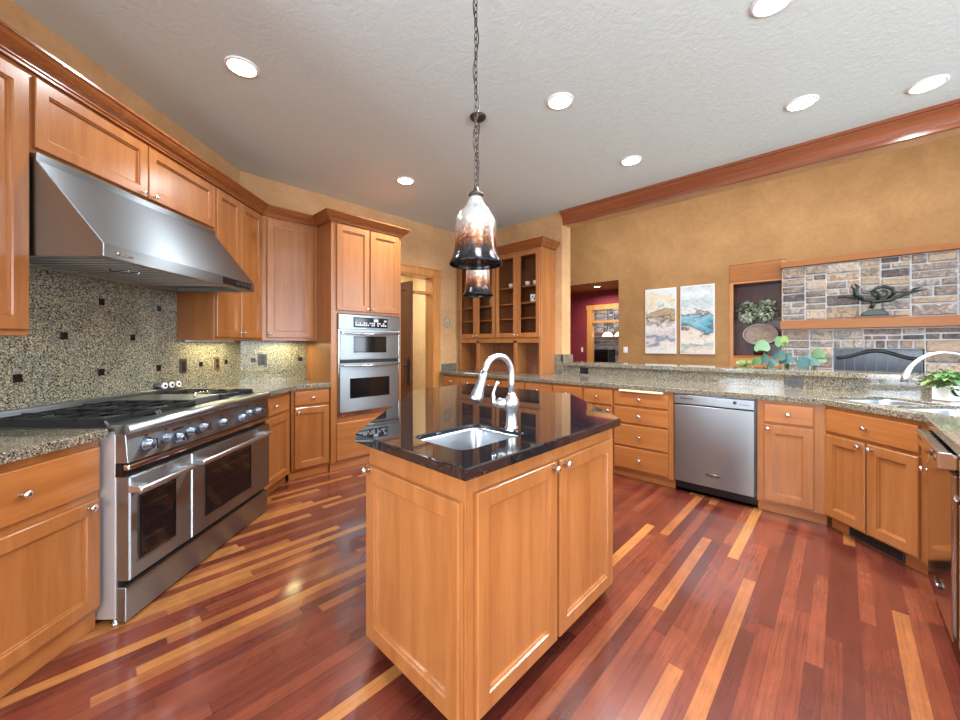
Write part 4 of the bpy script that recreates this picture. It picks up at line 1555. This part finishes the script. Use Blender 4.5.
# screen in the firebox
fs_ = thing('fire_screen', 'dark folding fire screen with a curved iron band in the fireplace', 'fire screen', (FX + .03, -.30, 0), 0)
sg = MB()
for k in range(8):
    a = -.385 + k * .096
    sg.box(0, .012, a + .003, a + .093, .425, 1.22)
sg.build('panels', plain('smoked_glass', srgb(58, 66, 78), .25), fs_)
bz = MB()
for k in range(9):
    a = -.385 + k * .096
    bz.box(-.006, .018, a - .004, a + .004, .42, 1.235)
bz.box(-.006, .018, -.385, .385, 1.225, 1.24)
bz.build('frame', plain('grey_iron', srgb(96, 104, 112), .4, .5), fs_)
cvp = []
for k in range(25):
    t = -1 + 2 * k / 24
    cvp.append((-.014, .36 * t, 1.125 + .095 * (math.cos(math.pi * t) + 1) / 2))
MB().tube(cvp, .022, 8).build('curved_band', 'black', fs_)
MB().lathe([(.012, 0), (.012, .015), (0, .022)], 12, T(-.01, .335, 1.13, ry=R(-90))).build('knob', 'nickel', fs_)
# bronze sculpture on the mantel
sc_ = thing('sculpture', 'dark bronze scrolling branch sculpture on the fireplace mantel', 'sculpture', (FX - .105, -.28, 1.6325))
MB().box(-.05, .05, -.18, .17, 0, .028).build('base', plain('sculpture_base', srgb(120, 84, 66), .5), sc_, bevel=.004)
MB().prism([(-.13, .028), (.13, .028), (.10, .07), (.05, .10), (-.06, .11), (-.11, .07)], -.03, .03, 'x').build('rock', 'verdigris', sc_, bevel=.01)
mb = MB()
# image left is +y
mb.tube([(0, .33, .285), (0, .20, .275), (0, .10, .235), (0, -.02, .205), (0, -.14, .215), (0, -.24, .265), (0, -.33, .30), (0, -.42, .31)], [.005, .010, .016, .024, .022, .018, .016, .004], 10)
mb.tube([(0, .03, .12), (0, .0, .20)], [.02, .022], 10)
mb.tube([(-.01, .10, .24), (-.02, .16, .30), (-.02, .165, .37), (-.01, .14, .40), (-.01, .185, .45)], [.018, .03, .028, .018, .004], 10)
mb.tube([(-.01, .165, .36), (-.02, .20, .40), (-.01, .20, .44)], [.012, .01, .003], 8)
spi = []
for k in range(26):
    a = R(200 - k * 20)
    rr = .085 - k * .0024
    spi.append((-.015, -.06 + rr * math.cos(a) * 1.25, .305 + rr * math.sin(a)))
mb.tube(spi, [.020 - .0005 * k for k in range(26)], 10)
mb.tube([(0, -.10, .22), (-.02, -.18, .30), (-.01, -.26, .29), (0, -.22, .24)], [.012, .016, .012, .006], 8)
mb.tube([(0, -.02, .21), (-.03, -.05, .28), (-.03, .0, .34), (-.02, .05, .33)], [.016, .02, .015, .005], 8)
mb.tube([(0, -.30, .285), (0, -.33, .33), (0, -.40, .35)], [.012, .014, .003], 8)
mb.build('branch', 'verdigris', sc_)

# display niche left of the fireplace
nc = thing('display_niche', 'built-in wooden display niche left of the fireplace', 'bookcase', (7.0, .955, 0), 0)
Yn = lambda y: y - .955
MB().box(-.02, .012, Yn(.645), Yn(1.283), 2.262, 2.532).build('header_panel', 'fir_h', nc, bevel=.004)
fm = MB()
fm.box(-.012, .012, Yn(1.235), Yn(1.283), 0, 2.262).box(-.012, .012, Yn(.605), Yn(.645), 0, 2.532).box(-.018, .01, Yn(.645), Yn(1.235), 2.238, 2.262)
fm.build('frame', 'fir', nc, bevel=.002)
cs = MB()
cs.box(.44, .46, Yn(.605), Yn(1.283), 0, 2.262).box(.012, .44, Yn(1.265), Yn(1.283), 0, 2.262).box(.012, .44, Yn(.605), Yn(.623), 0, 2.262).box(.012, .44, Yn(.623), Yn(1.265), 2.24, 2.262)
cs.build('interior', 'mahog', nc)
MB().box(-.01, .44, Yn(.645), Yn(1.235), 1.10, 1.135).build('shelf', 'fir_h', nc)
MB().box(-.005, .012, Yn(.645), Yn(1.235), .1, 1.10).build('door', 'fir', nc)
# oval platter on a stand
pl = thing('platter', 'oval patterned platter standing upright in the niche', 'platter', (7.22, .925, 1.455), R(-90))
mb = MB()
prf = [(0, -.012), (.60, -.012), (.78, -.004), (1.0, .018), (1.0, .026), (.78, .006), (.60, -.002), (0, -.002)]
m_ = T(rx=R(80)) @ Matrix.Diagonal((.215, .158, 1, 1))
mb.lathe(prf, 36, m_)
mb.build('dish', 'platter', pl)
rm = MB().tube([tuple(m_ @ Vector((math.cos(R(10 * k)), math.sin(R(10 * k)), .024))) for k in range(36)], .009, 8, None, True)
rm.build('rim', plain('platter_rim', srgb(176, 176, 178), .25, .4), pl)
st = thing('plate_stand', 'dark wire easel holding the oval platter', 'stand', (7.22, .925, 1.135), R(-90))
mb = MB()
for s in (-.08, .08):
    mb.tube([(s, -.05, .185), (s, -.045, .15), (s, .0, .15), (s, .06, .004), (s, -.06, .004), (s, -.02, .15)], .004, 6)
    mb.tube([(s, 0, .15), (s, .06, .42)], .004, 6)
mb.tube([(-.08, .06, .004), (.08, .06, .004)], .004, 6)
mb.build('easel', 'black', st)


def leafmesh(mb, pos, d, size, w_=.45, droop=.25, lobes=False):
    """one curved leaf from pos in direction d"""
    d = Vector(d).normalized()
    side = d.cross(Vector((0, 0, 1)))
    if side.length < .1:
        side = Vector((1, 0, 0))
    side.normalize()
    up = side.cross(d)
    pos = Vector(pos)
    prof_ = [(0, .02), (.15, .62), (.38, 1.0), (.62, .85), (.85, .42), (1, .02)]
    vs = []
    for t, ww in prof_:
        c = pos + d * (t * size) - Vector((0, 0, 1)) * (droop * size * t * t)
        hw = ww * w_ * size
        vs += [c - side * hw + up * hw * .25, c, c + side * hw + up * hw * .25]
    fs = []
    for i in range(len(prof_) - 1):
        for k in (0, 1):
            fs.append((i * 3 + k, i * 3 + k + 1, i * 3 + 4 + k, i * 3 + 3 + k))
    mb.add([tuple(v) for v in vs], fs, True)


def bigleaf(mb, pos, normal, updir, size):
    """heart-shaped leaf blade facing normal"""
    n_ = Vector(normal).normalized(); u = Vector(updir).normalized()
    u = (u - n_ * u.dot(n_)).normalized(); s = n_.cross(u)
    pos = Vector(pos)
    pts = []
    for k in range(24):
        t = 2 * math.pi * k / 24
        x = .5 * math.sin(t) ** 1 * (1 - .18 * math.cos(t))
        y_ = -.62 * math.cos(t) if math.cos(t) > 0 else -.42 * math.cos(t)
        if abs(t - math.pi) < .3:
            y_ -= .14
        pts.append((x, y_))
    vs = [pos] + [pos + s * (x * size) + u * (y_ * size) - n_ * (.10 * size * (abs(x) * 2) ** 2) for x, y_ in pts]
    fs = [(0, 1 + k, 1 + (k + 1) % 24) for k in range(24)]
    mb.add([tuple(v) for v in vs], fs, True)


# dusty leafy bouquet above the platter
bq = thing('bouquet', 'dusty green leafy bouquet in the niche above the platter', 'plant', (7.28, .955, 1.135))
MB().lathe([(.05, 0), (.075, .06), (.08, .16), (.05, .28), (.04, .34), (.05, .36), (.04, .36), (.03, .33), (0, .30)], 20, T(.07, 0, 0)).build('vase', 'mahog', bq)
random.seed(5)
mb = MB(); mp_ = MB(); stm = MB()
for cy0, cz0 in ((.135, .69), (-.105, .70)):
    for k in range(20):
        stm.tube([(.07, 0, .34), (.02, cy0 * .6, .5), (-.03 + random.uniform(-.05, .05), cy0 + random.uniform(-.1, .1), cz0 + random.uniform(-.12, .12))], .0025, 5)
    for k in range(300):
        th_, ph = random.uniform(0, 2 * math.pi), math.acos(random.uniform(-1, 1))
        rr = random.uniform(.55, 1) ** .5
        d = Vector((math.sin(ph) * math.cos(th_), math.sin(ph) * math.sin(th_), math.cos(ph)))
        p = Vector((-.03, cy0, cz0)) + Vector((d.x * .09, d.y * .125, d.z * .14)) * rr
        (mb if random.random() < .72 else mp_)
        leafmesh(mb if random.random() < .7 else mp_, p, d + Vector((random.uniform(-.6, .6),) * 3), random.uniform(.04, .065), .32)
stm.build('stems', 'leaf', bq); mb.build('leaves', 'leaf_dusty', bq, fix=False); mp_.build('blossoms', 'petal', bq, fix=False)

# plants on a low table behind the bar ledge
pt = thing('side_table', 'wooden side table behind the bar ledge under the leafy plants', 'table', (5.0, .42, 0))
mb = MB().box(-.16, .16, -.42, .50, .86, .89)
mb.build('top', 'walnut', pt, bevel=.004)
for sx_ in (-.13, .13):
    for sy_ in (-.38, .38):
        MB().box(sx_ - .02, sx_ + .02, sy_ - .02, sy_ + .02, 0, .86).build('leg', 'walnut', pt)


def potted(name, label, y, items, mats, potmat='terracotta', X=4.98):
    r_ = thing(name, label, 'plant', (X, y, .8905), 0, 'plants behind the bar ledge')
    MB().lathe([(.045, 0), (.06, .09), (.066, .09), (.066, .105), (.056, .105), (.05, .09), (0, .088)], 20).build('pot', potmat, r_)
    stm = MB()
    by = {}
    for (py, pz, sz, mk) in items:
        px_ = -.06 + random.uniform(-.03, .03)
        tgt = Vector((px_, py - y, pz - .8905))
        stm.tube([(0, 0, .088), (tgt.x * .4, tgt.y * .5, tgt.z * .6 + .05), tuple(tgt)], .004, 6)
        bigleaf(by.setdefault(mk, MB()), tgt - Vector((.005, 0, 0)), (-1, random.uniform(-.4, .4), random.uniform(.1, .5)), (0, random.uniform(-.5, .5), -1), sz * .82)
    stm.build('stems', 'leaf', r_)
    for mk, m2 in by.items():
        m2.build('leaves', mk, r_, fix=False)


random.seed(11)
potted('potted_plant', 'potted plant with a large pale round leaf behind the bar ledge', .56, [(.615, 1.275, .17, 'leaf_pale'), (.585, 1.13, .12, 'leaf_teal'), (.66, 1.12, .10, 'leaf'), (.52, 1.10, .11, 'leaf_teal'), (.60, 1.17, .08, 'leaf')], None)
potted('potted_plant', 'potted plant with a bright green leaf against the stone fireplace', .40, [(.455, 1.325, .13, 'leaf'), (.43, 1.345, .09, 'leaf_light'), (.475, 1.18, .14, 'leaf_teal'), (.40, 1.14, .13, 'leaf_teal'), (.44, 1.13, .11, 'leaf')], None)
potted('potted_plant', 'potted plant with dark teal leaves, rightmost behind the bar ledge', .22, [(.27, 1.115, .15, 'leaf_teal'), (.235, 1.14, .12, 'leaf_teal'), (.175, 1.20, .13, 'leaf_pale'), (.155, 1.15, .10, 'leaf'), (.20, 1.12, .10, 'leaf_teal')], None)
potted('potted_plant', 'low potted plant with small lime sprigs, leftmost behind the bar ledge', .81, [(.82, 1.105, .05, 'leaf_light'), (.79, 1.115, .05, 'leaf_light'), (.76, 1.105, .06, 'leaf_light'), (.74, 1.11, .05, 'leaf'), (.72, 1.115, .05, 'leaf_light'), (.71, 1.10, .06, 'leaf'), (.81, 1.09, .05, 'leaf')], None)

# two canvases
for k, (y0, y1, mt_, lb) in enumerate(((2.052, 2.564, 'art1', 'left canvas painting in cream, ochre and slate blue on the gold wall'), (1.484, 1.985, 'art2', 'right canvas painting with turquoise water and white peaks on the gold wall'))):
    a = thing('painting', lb, 'painting', (6.999, (y0 + y1) / 2, 1.145), RIGHT, 'pair of canvas paintings')
    hw = (y1 - y0) / 2
    MB().box(-hw, hw, -.035, 0, 0, 1.135).build('stretcher', 'white', a, bevel=.002)
    MB().box(-hw + .012, hw - .012, -.037, -.035, .012, 1.123).build('canvas', mt_, a)
outlet('light_switch', 'white switch plate left of the canvas paintings on the gold wall', (7.0, 2.935, 1.205), RIGHT, 'white', .08, .11)

# room past the foyer: stone wall, mantel, lamps, dark appliance
random.seed(31)
rc = []
split(2.5, 5.6, 1.62, 2.75, rc, .45, .2); split(2.5, 5.6, .4, 1.52, rc, .45, .2)
mb = MB(); stones(mb, 9.995, rc)
tag(mb.build('stone_facing', 'stone', fix=False), 'stone facing on the wall of the room past the foyer', 'wall')
tag(MB().box(9.80, 9.945, 2.6, 5.5, 1.53, 1.61).build('mantel_shelf', 'cherry'), 'dark wooden mantel shelf on the distant stone wall', 'shelf')
for yy2, lb in ((4.11, 'left glowing dome lamp seen through the foyer doorway'), (3.80, 'right glowing dome lamp seen through the foyer doorway')):
    g = thing('dome_lamp', lb, 'lamp', (8.75, yy2, 1.50), 0, 'glowing dome lamps past the foyer')
    MB().lathe([(.13, 0), (.125, .02), (.095, .07), (.05, .10), (0, .11)], 24).build('shade', 'lampglow', g)
    MB().tube([(0, 0, .10), (0, 0, 1.40)], .006, 8).build('stem', 'bronze', g)
tv = thing('cabinet', 'small black cabinet below the distant stone mantel', 'cabinet', (9.3, 4.6, 0))
MB().box(-.2, .2, -.35, .30, 0, 1.18).build('case', 'black', tv, bevel=.01)
MB().box(-.21, -.20, -.30, .25, .75, 1.12).build('door', 'blackglass', tv)

# potted plant by the corner sink
pp_ = thing('potted_plant', 'green leafy plant in a square white pot beside the corner sink', 'plant', (4.10, -.515, .9155), R(-40))
MB().prism([(-.05, -.05), (.05, -.05), (.05, .05), (-.05, .05)], 0, .105).build('pot', 'ceramic', pp_, bevel=.008)
hoop = MB().tube([(-.048 + .005 * 0, -.056, .10), (-.045, -.060, .07), (-.02, -.060, .045), (.015, -.060, .035)], [.007, .008, .007, .003], 8)
hoop.build('scroll_mark', 'black', pp_)
random.seed(9)
lm = MB(); lm2 = MB(); stm = MB()
for k in range(150):
    a = random.uniform(0, 2 * math.pi)
    rr = random.uniform(.02, .125)
    hgt = .11 + random.uniform(0, .10) - rr * .35
    p = (rr * math.cos(a), rr * math.sin(a), hgt + .01)
    leafmesh(lm if random.random() < .6 else lm2, p, (math.cos(a), math.sin(a), random.uniform(-.3, .7)), random.uniform(.035, .06), .36)
    if k % 3 == 0:
        stm.tube([(0, 0, .10), (p[0] * .5, p[1] * .5, p[2] + .015), p], .0018, 5)
lm.build('leaves', 'leaf', pp_, fix=False); lm2.build('leaves', 'leaf_light', pp_, fix=False); stm.build('stems', 'leaf', pp_)
